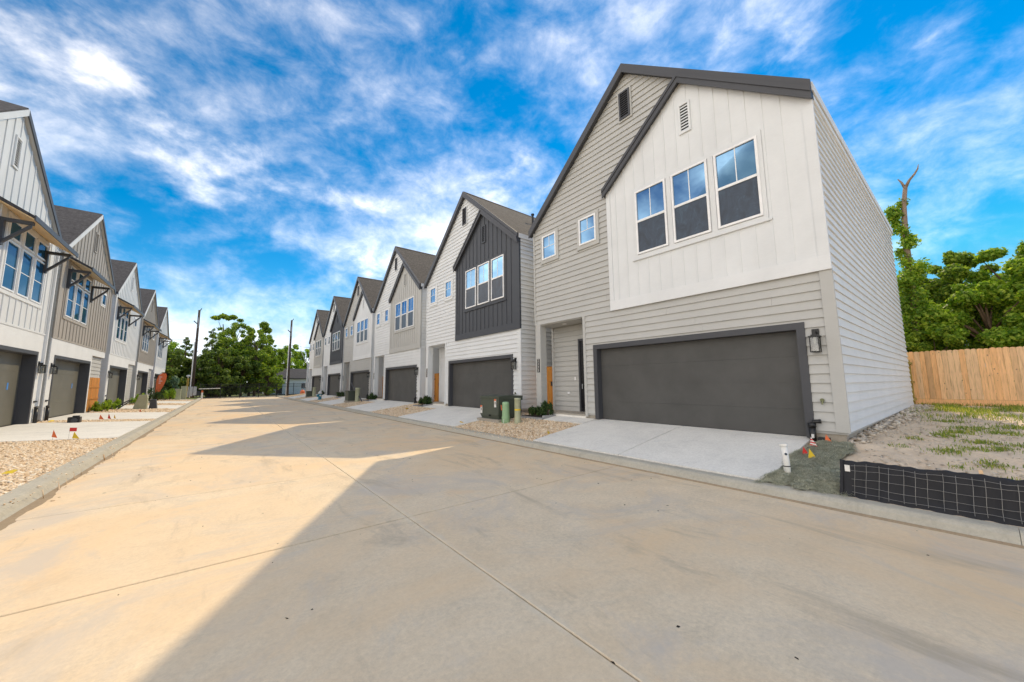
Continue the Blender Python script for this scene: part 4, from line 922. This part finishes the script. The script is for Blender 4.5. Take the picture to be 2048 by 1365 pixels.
    MB().tube([(x, y+.0295, z+.495), (x, y+.033, z+.53)], .056, 18).done('collar', 'pvc', pp); MB().tube([(x, y+.008, z+.20), (x, y+.0085, z+.215)], .0445, 18).done('tape_band', 'black', pp)
    MB().tube([(x-.044, y-.005, z+.385), (x-.05, y-.008, z+.385)], .018, 8).done('dark_mark', 'screen', pp)
    # black valve box by the foundation
    b = MB().box(8.60, 8.76, 1.72, 1.88, .42, .56); tag(b.done('valve_box', 'black', None, False, (8.68, 1.8, .42)), 'small black box on the ground behind the orange flag', 'box')
    # rubble along the foundation
    V, F = stones(1500, 8.65, 20.2, .7, 1.52, .015, .08, 77, lambda X, Y: Y > 1.5-.08-(.10+.05*np.minimum(14, (X-8.2)))*np.random.default_rng(9).random(len(X))**1.5)
    V[:, 2] += .03; tag(npmesh('rubble', V, F, 'rock'), 'broken stone rubble along the foundation of the nearest house', 'rubble', kind='stuff')
    V, F = stones(2600, 6.7, 18, -2.5, 1.4, .006, .03, 78); V[:, 2] += .015; tag(npmesh('pebbles', V, F, 'rock'), 'scattered pebbles on the bare yard', 'pebbles', kind='stuff')
    # grass
    def blades(n, px, py, hmin, hmax, seed, spread):
        q = np.random.default_rng(seed); x = px+q.normal(0, spread, n); y = py+q.normal(0, spread*.8, n)
        return x, y, q.uniform(hmin, hmax, n)
    X, Yv, Hh = [], [], []
    cl = [(11.0, .45, 150, .22, .14), (11.6, .3, 180, .25, .17), (8.9, .38, 150, .2, .10), (9.3, .15, 170, .22, .11), (9.6, -.15, 150, .2, .1), (8.4, -.05, 120, .18, .1), (10.3, 0, 160, .25, .12), (12.6, .1, 260, .4, .14), (13.4, -.5, 300, .5, .14), (7.7, -.25, 140, .2, .09), (10.2, -.5, 180, .3, .12), (12, -.3, 200, .3, .13), (9.0, .9, 40, .15, .08), (10.2, .8, 60, .15, .09), (8.1, .25, 40, .12, .08), (14.2, .5, 200, .4, .12), (7.3, -.6, 120, .2, .1), (8.8, -.9, 160, .3, .1)]
    for i, (a, b_, n_, s_, h_) in enumerate(cl):
        x, y, h = blades(int(n_*1.5), a, b_, .015, h_*.62, 200+i, s_*.55); X.append(x); Yv.append(y); Hh.append(h)
    q = np.random.default_rng(99); n = 20000; x = q.uniform(13.5, 21.3, n); y = q.uniform(-5, 1.45, n); k = (q.random(n) < np.clip((x-14.2)/4.0, 0, 1)*np.clip((1.75-y)/1.2, .05, 1)*(np.sin(x*2.1+y*1.3)+np.sin(y*3.7-x)>-.6)); X.append(x[k]); Yv.append(y[k]); Hh.append(q.uniform(.03, .15, k.sum()))
    x = np.concatenate(X); y = np.concatenate(Yv); h = np.concatenate(Hh); k = y < 1.42; x, y, h = x[k], y[k], h[k]; n = len(x); z = np.array([g(a) for a in x])-.02
    th = q.uniform(0, 6.28, n); ln = h*q.uniform(.2, .9, n); w_ = .003+.00025*x
    tip = np.stack([x+np.cos(th)*ln, y+np.sin(th)*ln, z+h], 1); b0 = np.stack([x-np.sin(th)*w_, y+np.cos(th)*w_, z], 1); b1 = np.stack([x+np.sin(th)*w_, y-np.cos(th)*w_, z], 1)
    mid = np.stack([x+np.cos(th)*ln*.35, y+np.sin(th)*ln*.35, z+h*.65], 1); V = np.stack([b0, b1, mid+(b1-b0)*.4, tip, mid-(b1-b0)*.4], 1).reshape(-1, 3)
    f5 = np.array([[0, 1, 2, 4]]); F = (f5[None]+5*np.arange(n)[:, None, None]).reshape(-1, 4); f3 = F[:, [2, 3, 3, 3]]
    F2 = np.stack([np.arange(n)*5+4, np.arange(n)*5+2, np.arange(n)*5+3], 1)
    tri = np.concatenate([F[:, [0, 1, 2]], F[:, [0, 2, 3]], F2]); tag(npmesh('grass', V, tri, 'grass'), 'patchy green grass on the bare yard', 'grass', kind='stuff')
    # wood fence
    fx = 21.5; f = root('wooden_fence', (fx, -1, g(fx)), 'tall dog-eared cedar picket fence behind the bare yard', 'fence'); zb = g(fx); yy = 9.0; i = 0
    while yy > -8:
        wd = .137; z1 = zb+2.05+random.uniform(-.012, .012); z0 = zb+.20; e = .03; dx = random.uniform(-.012, .012)
        pts = [(fx+dx, yy, z0), (fx+dx, yy-wd, z0), (fx+dx, yy-wd, z1-e), (fx+dx, yy-wd+e, z1-.006), (fx+dx, yy-wd/2, z1), (fx+dx, yy-e, z1-.006), (fx+dx, yy, z1-e)]
        MB().prism(pts, (.018, 0, 0)).done('picket', 'fence', f); yy -= wd+.004; i += 1
    MB().box(fx-.025, fx-.002, -8, 9, zb-.06, zb+.195).done('kick_board', 'barkm' if False else 'fence', f)
    for zz in (.45, 1.1, 1.75): MB().box(fx+.03, fx+.07, -8, 9, zb+zz, zb+zz+.09).done('rail', 'fence', f)
    # side return of treated pine
    t = root('side_fence', (20.9, 1.62, .64), 'greenish treated pine fence return behind the nearest house', 'fence')
    for x in (20.50, 21.25): MB().box(x-.045, x+.045, 1.50, 1.59, .6, 2.35).done('post', 'treated', t)
    for z in (.80, 1.45, 2.18): MB().box(20.34, 21.46, 1.46, 1.50, z, z+.09).done('rail', 'treated', t)
    for k in range(8): MB().box(20.35+.138*k, 20.35+.138*k+.134, 1.60, 1.618, .66, 2.45).done('picket', 'treated', t)
yard()

# trees behind the cedar fence
GR = 'trees behind the cedar fence'
tree((25.5, -3.2, .6), 7.0, 2.8, 70000, .075, 1, M['leaf_b'], 'bright green leafy tree at the right picture edge behind the fence', GR, low=.03, nb=44)
tree((27.5, .2, .6), 7.3, 2.3, 60000, .075, 2, M['leaf_a'], 'dark green rounded tree above the middle of the cedar fence', GR, low=.12, nb=32)
tree((24.6, -.6, .6), 5.2, 2.1, 40000, .07, 3, M['leaf_b'], 'low bright green bushy tree leaning over the cedar fence', GR, low=.03, nb=34)
tree((31.0, 2.4, .6), 6.8, 2.0, 15000, .1, 4, M['leaf_a'], 'loose dark tree with sky showing through beside the nearest house', GR, low=.25, nb=22)
tree((24.2, 2.2, .6), 3.8, 1.6, 17000, .075, 5, M['leaf_a'], 'dark bush behind the fence next to the house corner', GR, low=.1, nb=20)
tree((30.5, -7.5, .6), 9.0, 3.6, 14000, .15, 6, M['leaf_a'], 'tall dark tree behind the bright tree at right', GR, low=.1, nb=28)
tree((26.6, -1.5, .6), 6.9, 2.0, 42000, .075, 8, M['leaf_b'], 'yellow green tree between the rounded tree and the right picture edge', GR, low=.12, nb=30)
tree((33.0, -2.6, .6), 7.4, 3.2, 12000, .16, 7, M['leaf_a'], 'dark tree farther behind the rounded tree', GR, low=.1, nb=26)
def vine_tree():
    L = Vector((24, 1.25, .6)); t = root('dead_tree', L, 'dead forked tree trunk wrapped in green vines above the fence', 'tree', GR)
    b = MB(); b.tube([L, (24, 1.35, 4), (24, 1.32, 8), (24, 1.22, 9.6), (24, 1.10, 10.4)], [.20, .15, .11, .085, .075], 8)
    b.tube([(24, 1.10, 10.35), (24, .95, 10.65), (24, .78, 10.85), (24, .66, 11.05), (24, .62, 11.25)], [.07, .05, .042, .03, .01], 7)
    b.tube([(24, 1.12, 10.35), (24.02, 1.20, 10.65), (24, 1.30, 10.85)], [.055, .04, .015], 7); b.done('trunk', 'deadwood', t, True)
    C, Rr = [], []
    r = random.Random(4)
    for k in range(30):
        z = .8+8.6*k/30; C.append((r.uniform(-.2, .2), .1+r.uniform(-.30, .30)*(1.3 if z < 6 else .8), z)); Rr.append(r.uniform(.28, .52)*(1.35 if z < 6 else .78))
    V, F = leaves(C, Rr, 14000, .07, 44, .9, .2); npmesh('vine', V, F, 'leaf_b', t)
vine_tree()
for k_, (y_, h_, m_, lb_) in enumerate(((-2.9, 4.4, 'leaf_b', 'mid height bright tree before the visible trunks behind the fence'), (-2.2, 3.0, 'leaf_b', 'low bright bush behind the right end of the cedar fence'), (.9, 3.3, 'leaf_a', 'low dark bush behind the middle of the cedar fence'))):
    tree((23.6, y_, .6), h_, 1.5, 20000, .065, 70+k_, M[m_], lb_, GR, low=.05, nb=24, trunk_r=.07)

# ------------------------------------------------------------------ left verge objects
def left_things():
    x, y = -3.95, 32.5; z = g(x)
    p = root('utility_pedestal', (x, y, z), 'large pale green tapered utility pedestal on the left verge', 'pedestal')
    MB().prism([(x-.34, y-.22, z-.05), (x+.30, y-.22, z-.05), (x+.30, y-.22, z+.70), (x+.26, y-.22, z+.86), (x-.06, y-.22, z+.86), (x-.12, y-.22, z+.70)], (0, .44, 0)).done('shell', 'ped2', p)
    MB().prism([(x-.13, y-.24, z+.68), (x+.32, y-.24, z+.68), (x+.27, y-.24, z+.89), (x-.08, y-.24, z+.89)], (0, .48, 0)).done('lid', 'ped2', p)
    p = root('utility_box', (x+.62, y+.5, z), 'dark grey tapered utility box right of the pale green pedestal', 'utility box')
    MB().prism([(x+.34, y+.3, z-.03), (x+.72, y+.3, z-.03), (x+.64, y+.3, z+.58), (x+.40, y+.3, z+.58)], (0, .4, 0)).done('shell', 'trim_dark', p)
    for k, dy in enumerate((0, .2)):
        b = MB().tube([(x-.95-.25*k, y-.7, z), (x-.35-.1*k, y-.3, z+.6)], .03, 6)
        tag(b.done('conduit', 'black', None, False, (x-.95-.25*k, y-.7, z)), f'{"upper" if k == 0 else "lower"} black conduit leaning on the pale green pedestal', 'pipe')
    for (x, y, h, lb) in ((-3.62, 52.0, 1.15, 'slim pale green utility pedestal far down the left verge'), (-3.30, 54.0, 1.45, 'tall grey green utility pedestal beside the lawn strip')):
        z = g(x); p = root('utility_pedestal', (x, y, z), lb, 'pedestal'); b = MB(); b.box(x-.22, x+.22, y-.2, y+.2, z-.05, z+h-.1); b.done('shell', 'ped2', p); MB().box(x-.24, x+.24, y-.22, y+.22, z+h-.1, z+h).done('lid', 'ped2', p)
    x, y = -4.45, 21.95; z = g(x); p = root('speaker_box', (x, y, z), 'small black box with a round front in the gravel strip', 'box')
    MB().box(x-.16, x+.16, y-.12, y+.14, z-.02, z+.22).done('shell', 'black', p); MB().tube([(x+.02, y-.17, z+.1), (x+.02, y-.115, z+.1)], .085, 14).done('round_front', 'trim_dark', p)
    MB().box(x-.05, x+.12, y-.06, y+.08, z+.22, z+.27).done('handle', 'black', p)
    # planting at the left garages
    k = 0
    for (x, y, h, rad, m, n, lb) in ((-5.15, 29.8, .55, .38, 'leaf_b', 500, 'leafy green shrub in front of the orange fence panel'), (-5.1, 32.2, .6, .40, 'leaf_b', 450, 'leafy green shrub between the second and third left-hand houses'),
        (-5.0, 39.4, .8, .5, 'leaf_b', 500, 'bright green shrub left of the pale pedestal'), (-4.9, 41.3, .7, .55, 'shrub', 600, 'dark green shrub by the fourth left-hand garage'),
        (-4.9, 48.6, 1.1, .9, 'shrub', 900, 'dark shrub at the corner of the fourth left-hand house'), (-4.5, 51.0, 1.0, .9, 'leaf_b', 900, 'bright green shrub before the farthest left-hand house'), (-4.3, 53.2, 1.1, .8, 'shrub', 900, 'low dark shrub at the foot of the feather flag'),
        (-4.2, 56.0, 2.6, .9, 'bluegreen', 1600, 'tall blue green shrub right of the feather flag'), (-5.0, 53.8, 3.0, .6, 'shrub', 1200, 'tall narrow dark evergreen left of the feather flag')):
        shrub((x, y, g(x)-.02), h, rad, n, .07 if h < 2 else .1, 300+k, m, lb, 'shrubs along the left-hand houses', nb=16); k += 1
    x, y = -5.2, 50.3; z = g(x); p = root('feather_flag', (x, y, z), 'orange feather flag on a pole in front of the farthest left-hand house', 'flag')
    MB().tube([(x, y, z), (x, y, z+2.0), (x+.1, y, z+2.45), (x+.36, y, z+2.7), (x+.6, y, z+2.66)], .02, 8).done('pole', 'black', p)
    V = []; pr = [(.0, .4, .10), (.0, .9, .35), (.0, 1.45, .56), (.015, 2.0, .68), (.12, 2.42, .62), (.36, 2.66, .3)]
    for dx, zz, wd in pr: V += [(x+dx+.02, y+.0, z+zz), (x+dx+.02+wd*.5, y+.05, z+zz+.02), (x+dx+.02+wd, y-.02, z+zz-.03)]
    F = [(i*3+j, i*3+j+1, i*3+j+4, i*3+j+3) for i in range(len(pr)-1) for j in range(2)]; n = len(V); V += [(a, b+.006, c) for a, b, c in V]; F += [tuple(q+n for q in f) for f in F]
    mk('banner', V, F, 'orange', p, True)
    b = MB()
    for j, (zz, ww) in enumerate(((2.25, .22), (2.05, .13), (1.85, .25), (1.65, .15))): b.box(x+.2, x+.2+ww, y-.035, y-.03, z+zz, z+zz+.06)
    b.done('lettering', 'sticker', p)
left_things()

# ------------------------------------------------------------------ right verge far objects
def right_far():
    x, y = 7.10, 37.5; z = g(x); h = root('fire_hydrant', (x, y, z), 'blue fire hydrant with a white bonnet on the right verge', 'hydrant')
    MB().lathe((x, y, z-.05), [(.19, 0), (.19, .09), (.14, .11), (.14, .50), (.17, .52), (.17, .60)], 18).done('barrel', 'hyd', h, True)
    MB().lathe((x, y, z+.55), [(.18, 0), (.17, .10), (.12, .19), (.05, .23), (.05, .29), (.01, .30)], 18).done('bonnet', 'sticker', h, True)
    for d in (-1, 1): MB().tube([(x, y+d*.1, z+.40), (x, y+d*.25, z+.40)], .075, 12).tube([(x, y+d*.25, z+.40), (x, y+d*.30, z+.40)], .05, 8).done('side_outlet', 'sticker', h)
    MB().tube([(x-.1, y, z+.38), (x-.28, y, z+.38)], .10, 14).done('front_outlet', 'hyd', h)
    for (x, y, s, lb) in ((7.75, 29.3, 1., 'dark green utility cabinet at the fourth right-hand driveway'), (7.5, 45.0, .8, 'dark green utility cabinet beyond the hydrant')):
        z = g(x); t = root('utility_cabinet', (x, y, z), lb, 'utility box'); MB().box(x-.4*s, x+.4*s, y-.45*s, y+.45*s, z+.08, z+.75*s).done('cabinet', 'transformer', t); MB().box(x-.45*s, x+.45*s, y-.5*s, y+.5*s, z-.05, z+.08).done('pad', 'found', t); MB().box(x-.43*s, x+.43*s, y-.48*s, y+.48*s, z+.75*s, z+.82*s).done('lid', 'transformer', t)
    for (x, y, lb) in ((7.85, 28.3, 'olive round pedestal right of the far dark green cabinet'), (7.75, 44.0, 'olive round pedestal beyond the hydrant')):
        z = g(x); p = root('utility_pedestal', (x, y, z), lb, 'pedestal'); MB().lathe((x, y, z-.03), [(.19, 0), (.19, .1), (.16, .14), (.16, .95), (.17, .96), (.17, 1.02), (.15, 1.05)], 16).done('shell', 'ped2', p, True)
    b = MB().tube([(8.0, 27.6, g(8)), (7.7, 29.6, 1.75)], .045, 8); tag(b.done('leaning_post', 'trim_dark', None, False, (8, 27.6, .3)), 'dark post leaning over the far green cabinet', 'post')
    # manhole
    x, y = 1.64, 35.5; m = root('manhole_cover', (x, y, .004), 'dark round manhole cover in the road', 'manhole'); MB().tube([(x, y, -.01), (x, y, .008)], .42, 28).done('cover', 'trim_dark', m); MB().tube([(x, y, -.02), (x, y, .004)], .5, 28).done('ring', 'found', m)
right_far()

# ------------------------------------------------------------------ far end: iron fence, poles, trees, houses
def far_end():
    yf = 61.0
    mk('end_apron', [(-14, YEND-.05, -.012), (22, YEND-.05, -.012), (22, 62.5, -.012), (-14, 62.5, -.012)], [(0, 1, 2, 3)], 'road')['kind'] = 'structure'
    mk('cross_street', [(-120, 64.5, -.02), (160, 64.5, -.02), (160, 71, -.02), (-120, 71, -.02)], [(0, 1, 2, 3)], 'kerb')['kind'] = 'structure'
    f = root('iron_fence', (4, yf, 0), 'black iron picket fence with gate across the end of the road', 'fence')
    for x in np.arange(-2.2, 18.1, 2.05): MB().box(x-.035, x+.035, yf-.035, yf+.035, 0, 1.95).done('post', 'black', f)
    for z in (.18, 1.45, 1.80): MB().box(-2.2, 17.8, yf-.02, yf+.02, z, z+.04).done('rail', 'black', f)
    b = MB()
    for x in np.arange(-2.1, 17.8, .115): b.box(x-.008, x+.008, yf-.008, yf+.008, .06, 1.88)
    b.done('pickets', 'black', f)['kind'] = 'stuff'
    def pole(x, y, h, lb, conduit):
        t = root('utility_pole', (x, y, 0), lb, 'utility pole', 'wooden utility poles at the road end')
        MB().tube([(x, y, -.1), (x, y, h*.5), (x, y, h)], [.17, .15, .12], 10).done('shaft', 'pole_wood', t, True)
        MB().tube([(x-.2, y-.1, 0), (x-.17, y-.1, conduit)], .06, 8).done('conduit', 'pvc', t)
        MB().tube([(x+.06, y, h-.1), (x+.22, y, h+.25)], .05, 6).done('insulator', 'black', t); MB().tube([(x-.05, y-.16, h-1.9), (x-.45, y-.16, h-1.5)], .06, 6).done('cutout_fuse', 'black', t)
        MB().box(x-.03, x+.03, y-.2, y-.15, h-2.4, h-1.0).done('bracket', 'grey_metal', t); return t
    a = pole(-3.0, 62, 11.5, 'left wooden utility pole with white conduit and meter boxes', 7.3); pole(7.45, 62, 11.2, 'right wooden utility pole with white conduit at the road end', 7.6)
    for k, dx in enumerate((-.62, -.25, .12)): MB().box(-3.0+dx, -3.0+dx+.32, 61.55, 61.75, .25+.1*k, 1.55).done('meter_box', 'grey_metal', a)
    def wire(x0, z0, x1, z1, y, sag, lb):
        pts = [(x0+(x1-x0)*t, y, z0+(z1-z0)*t-sag*4*t*(1-t)) for t in np.linspace(0, 1, 17)]
        tag(MB().tube(pts, .018, 4).done('power_line', 'black', None, False, (x0, y, z0)), lb, 'cable', 'power lines at the road end')
    wire(-3, 7.6, -45, 8.2, 62, .9, 'thin cable running left from the left utility pole'); wire(-3, 7.5, 7.45, 7.4, 62, .3, 'thin cable between the two utility poles'); wire(7.45, 7.4, 50, 8, 62, .9, 'thin cable running right from the right utility pole')
    b = root('bollard', (-3.45, 59.6, 0), 'tall yellow capped post on the lawn strip at the road end', 'post'); MB().tube([(-3.45, 59.6, 0), (-3.35, 59.6, 2.6)], .10, 10).done('post', 'treated', b); MB().lathe((-3.35, 59.6, 2.6), [(.06, 0), (.06, .15), (.2, .2), (.18, .32), (.05, .38)], 10).done('cap', 'grey_metal', b)
    b = root('barrier', (-1.9, 60.3, 0), 'low barrier post with white bar at the left end of the iron fence', 'barrier'); MB().tube([(-1.95, 60.3, 0), (-1.95, 60.3, 1.05)], .09, 10).done('post', 'orange', b); MB().tube([(-1.95, 60.3, .05), (-1.95, 60.3, .8)], .093, 10).done('sleeve', 'pvc', b); MB().tube([(-2.3, 60.3, 1.25), (-.2, 60.3, 1.3)], .04, 8).done('bar', 'pvc', b)
    # cars parked beyond the fence on the cross street
    def car(x, y, c, lb):
        t = root('parked_car', (x, y, 0), lb, 'car', 'cars beyond the iron fence'); L_ = 2.2
        pts = [(x-L_, y, .35), (x-L_, y, .85), (x-L_*.92, y, .95), (x-L_*.45, y, 1.0), (x-L_*.2, y, 1.42), (x+L_*.45, y, 1.45), (x+L_*.78, y, 1.0), (x+L_, y, .92), (x+L_, y, .35)]
        MB().prism(pts, (0, 1.7, 0)).done('body', c, t); MB().prism([(x-L_*.4, y-.01, 1.0), (x-L_*.18, y-.01, 1.36), (x+L_*.42, y-.01, 1.38), (x+L_*.68, y-.01, 1.0)], (0, .01, 0)).done('side_window', 'glass_dark', t)
        for d in (-1.35, 1.35): MB().tube([(x+d, y-.02, .33), (x+d, y+.2, .33)], .33, 14).done('wheel', 'black', t)
    car(-4.6, 64.6, 'trim_dark', 'dark parked car behind the left utility pole')
    # houses beyond
    def cottage(x0, x1, y0, y1, h, rh, wall, roof, lb):
        t = root('cottage', ((x0+x1)/2, y0, 0), lb, 'house'); MB().box(x0, x1, y0, y1, 0, h).done('wall', wall, t); ym = (y0+y1)/2
        MB().prism([(x0-.4, y0-.5, h), (x0-.4, ym, h+rh), (x0-.4, y1+.5, h), (x0-.4, y1+.5, h-.15), (x0-.4, ym, h+rh-.2), (x0-.4, y0-.5, h-.15)], (x1-x0+.8, 0, 0)).done('roof', roof, t)
        MB().prism([(x0, y0, h), (x0, ym, h+rh-.25), (x0, y1, h)], (x1-x0, 0, 0)).done('gable_wall', wall, t)
        P = lambda u, v, ww: (u, y0-ww, v); n = max(1, int((x1-x0)/3.2))
        for i in range(n):
            a = x0+(i+.35)*(x1-x0)/n
            if i == 0: pbox(MB(), P, a, a+.95, .1, 2.1, 0, .05).done('door', 'door', t)
            else: window(t, P, a, a+1.0, 1.0, 2.0, 'plain', .01, 'glass_dark')
    cottage(6.2, 18, 78, 86, 2.9, 1.9, 'white', 'roof_l', 'low grey roofed white cottage behind the right utility pole')
    cottage(-8, 3, 92, 100, 3.0, 2.4, 'tan', 'roof_r', 'tan cottage half hidden by trees beyond the iron fence')
    cottage(4.5, 11, 96, 104, 4.5, 2.2, 'cream', 'roof_r', 'cream house with brown roof between the trees at the road end')
    t = root('orange_bin', (9.0, 59.5, 0), 'orange bag-like bin at the foot of the iron fence', 'bin'); MB().lathe((9.0, 59.5, .25), [(.26, 0), (.3, .1), (.28, .5), (.2, .62), (.08, .66)], 14).done('body', 'orange', t, True); MB().tube([(9.0, 59.5, .88), (9.0, 59.5, .98)], .07, 8).done('knot', 'orange', t)
    t = root('service_mast', (9.6, 60.2, 0), 'thin grey service mast with bent top beside the farthest right-hand house', 'mast'); MB().tube([(9.6, 60.2, 0), (9.6, 60.2, 4.6), (9.2, 60.2, 5.2), (8.6, 60.2, 6.6), (8.5, 60.2, 8.2)], [.13, .12, .05, .03, .02], 8).done('pipe', 'grey_metal', t); MB().box(9.4, 9.8, 60.0, 60.1, 1.3, 2.0).done('meter', 'grey_metal', t)
    GE = 'trees at the end of the road'
    rows = [(-7.5, 68, 8.0, 3.0, 'leaf_c', 'c', 'dark conifer just right of the farthest left-hand house'), (-4.6, 72, 9.0, 3.2, 'leaf_c', 'c', 'dark conifer behind the left utility pole'), (-1.6, 70, 10.3, 3.4, 'leaf_c', 'c', 'tall pointed conifer right of the left utility pole'),
            (1.0, 74, 12.3, 3.6, 'leaf_a', 't', 'tallest broad tree in the middle of the road end'), (4.0, 71, 11.2, 3.3, 'leaf_a', 't', 'tall green tree left of the right utility pole'), (6.0, 76, 9.0, 3.0, 'leaf_a', 't', 'mid green tree directly behind the right utility pole'),
            (10.8, 88, 10.5, 3.6, 'leaf_b', 't', 'bright green tree above the low grey cottage roof'), (14.0, 90, 10.0, 3.8, 'leaf_b', 't', 'bright tree beside the farthest right-hand house'), (2.2, 69, 6.5, 2.6, 'leaf_c', 't', 'low dark tree behind the middle of the iron fence'), (-3.2, 67.5, 5.6, 2.6, 'leaf_c', 't', 'low dark tree behind the meter boxes'),
            (-10.5, 74, 9.5, 3.5, 'leaf_a', 't', 'green tree peeking over the farthest left-hand house'), (5.6, 68.6, 4.6, 1.6, 'leaf_a', 't', 'small tree in front of the low cottage'),
            (-6.0, 66.5, 6.8, 2.8, 'leaf_c', 't', 'dense dark tree right beside the orange feather flag'), (-.6, 67.2, 7.2, 2.9, 'leaf_c', 't', 'dense dark tree behind the barrier post'), (3.4, 73, 9.4, 3.4, 'leaf_a', 't', 'leafy tree between the two utility poles'), (.4, 70.5, 9.2, 3.2, 'leaf_a', 't', 'yellow green tree right of the pointed conifer'), (8.3, 92, 9.5, 3.4, 'leaf_a', 't', 'green tree right of the right utility pole'),
            (-8.5, 80, 10, 4, 'leaf_b', 't', 'pale green tree glimpsed left of the left utility pole')]
    for i, (x, y, h, s, m, kd, lb) in enumerate(rows):
        if kd == 'c': conifer((x, y, -.05), h, s, 12000, .17, 500+i, M[m], lb, GE)
        else: tree((x, y, -.05), h, s, 13000, .14, 500+i, M[m], lb, GE, nb=34, low=.10, trunk_r=.2, shell=.25)
    # flat topped crown standing above the rest
    L = (-.2, 78, 0); t = root('tree', L, 'flat topped tree standing above the others at the road end', 'tree', GE)
    b = MB().tube([L, (-.2, 78, 9), (-.6, 78, 12.0)], [.2, .15, .06], 7).tube([(-.2, 78, 9), (.6, 78, 11), (1.6, 78, 12.6)], [.1, .08, .03], 6).tube([(-.2, 78, 9.5), (-1.2, 78, 12.4)], [.08, .03], 6); b.done('trunk', 'barkm', t)
    V, F = leaves([(-1.4, 0, 13), (-.4, .3, 13.4), (.8, 0, 13.3), (1.9, .2, 12.9), (.2, -.3, 13.0)], [.65, .7, .7, .5, .5], 1300, .2, 9, .6, .3); npmesh('crown', V, F, 'leaf_a', t)
    L = (6.1, 80, 0); t = root('tree', L, 'slender tree with round top left of the right utility pole', 'tree', GE); MB().tube([L, (6, 80, 8), (5.4, 80, 12)], [.2, .14, .04], 7).done('trunk', 'barkm', t)
    V, F = leaves([(-.8, 0, 12.6), (-.2, .3, 11.8), (-1.2, 0, 11.4), (.3, 0, 9.8)], [.8, .75, .6, .6], 1500, .2, 10, .9, .3); npmesh('crown', V, F, 'leaf_a', t)
far_end()
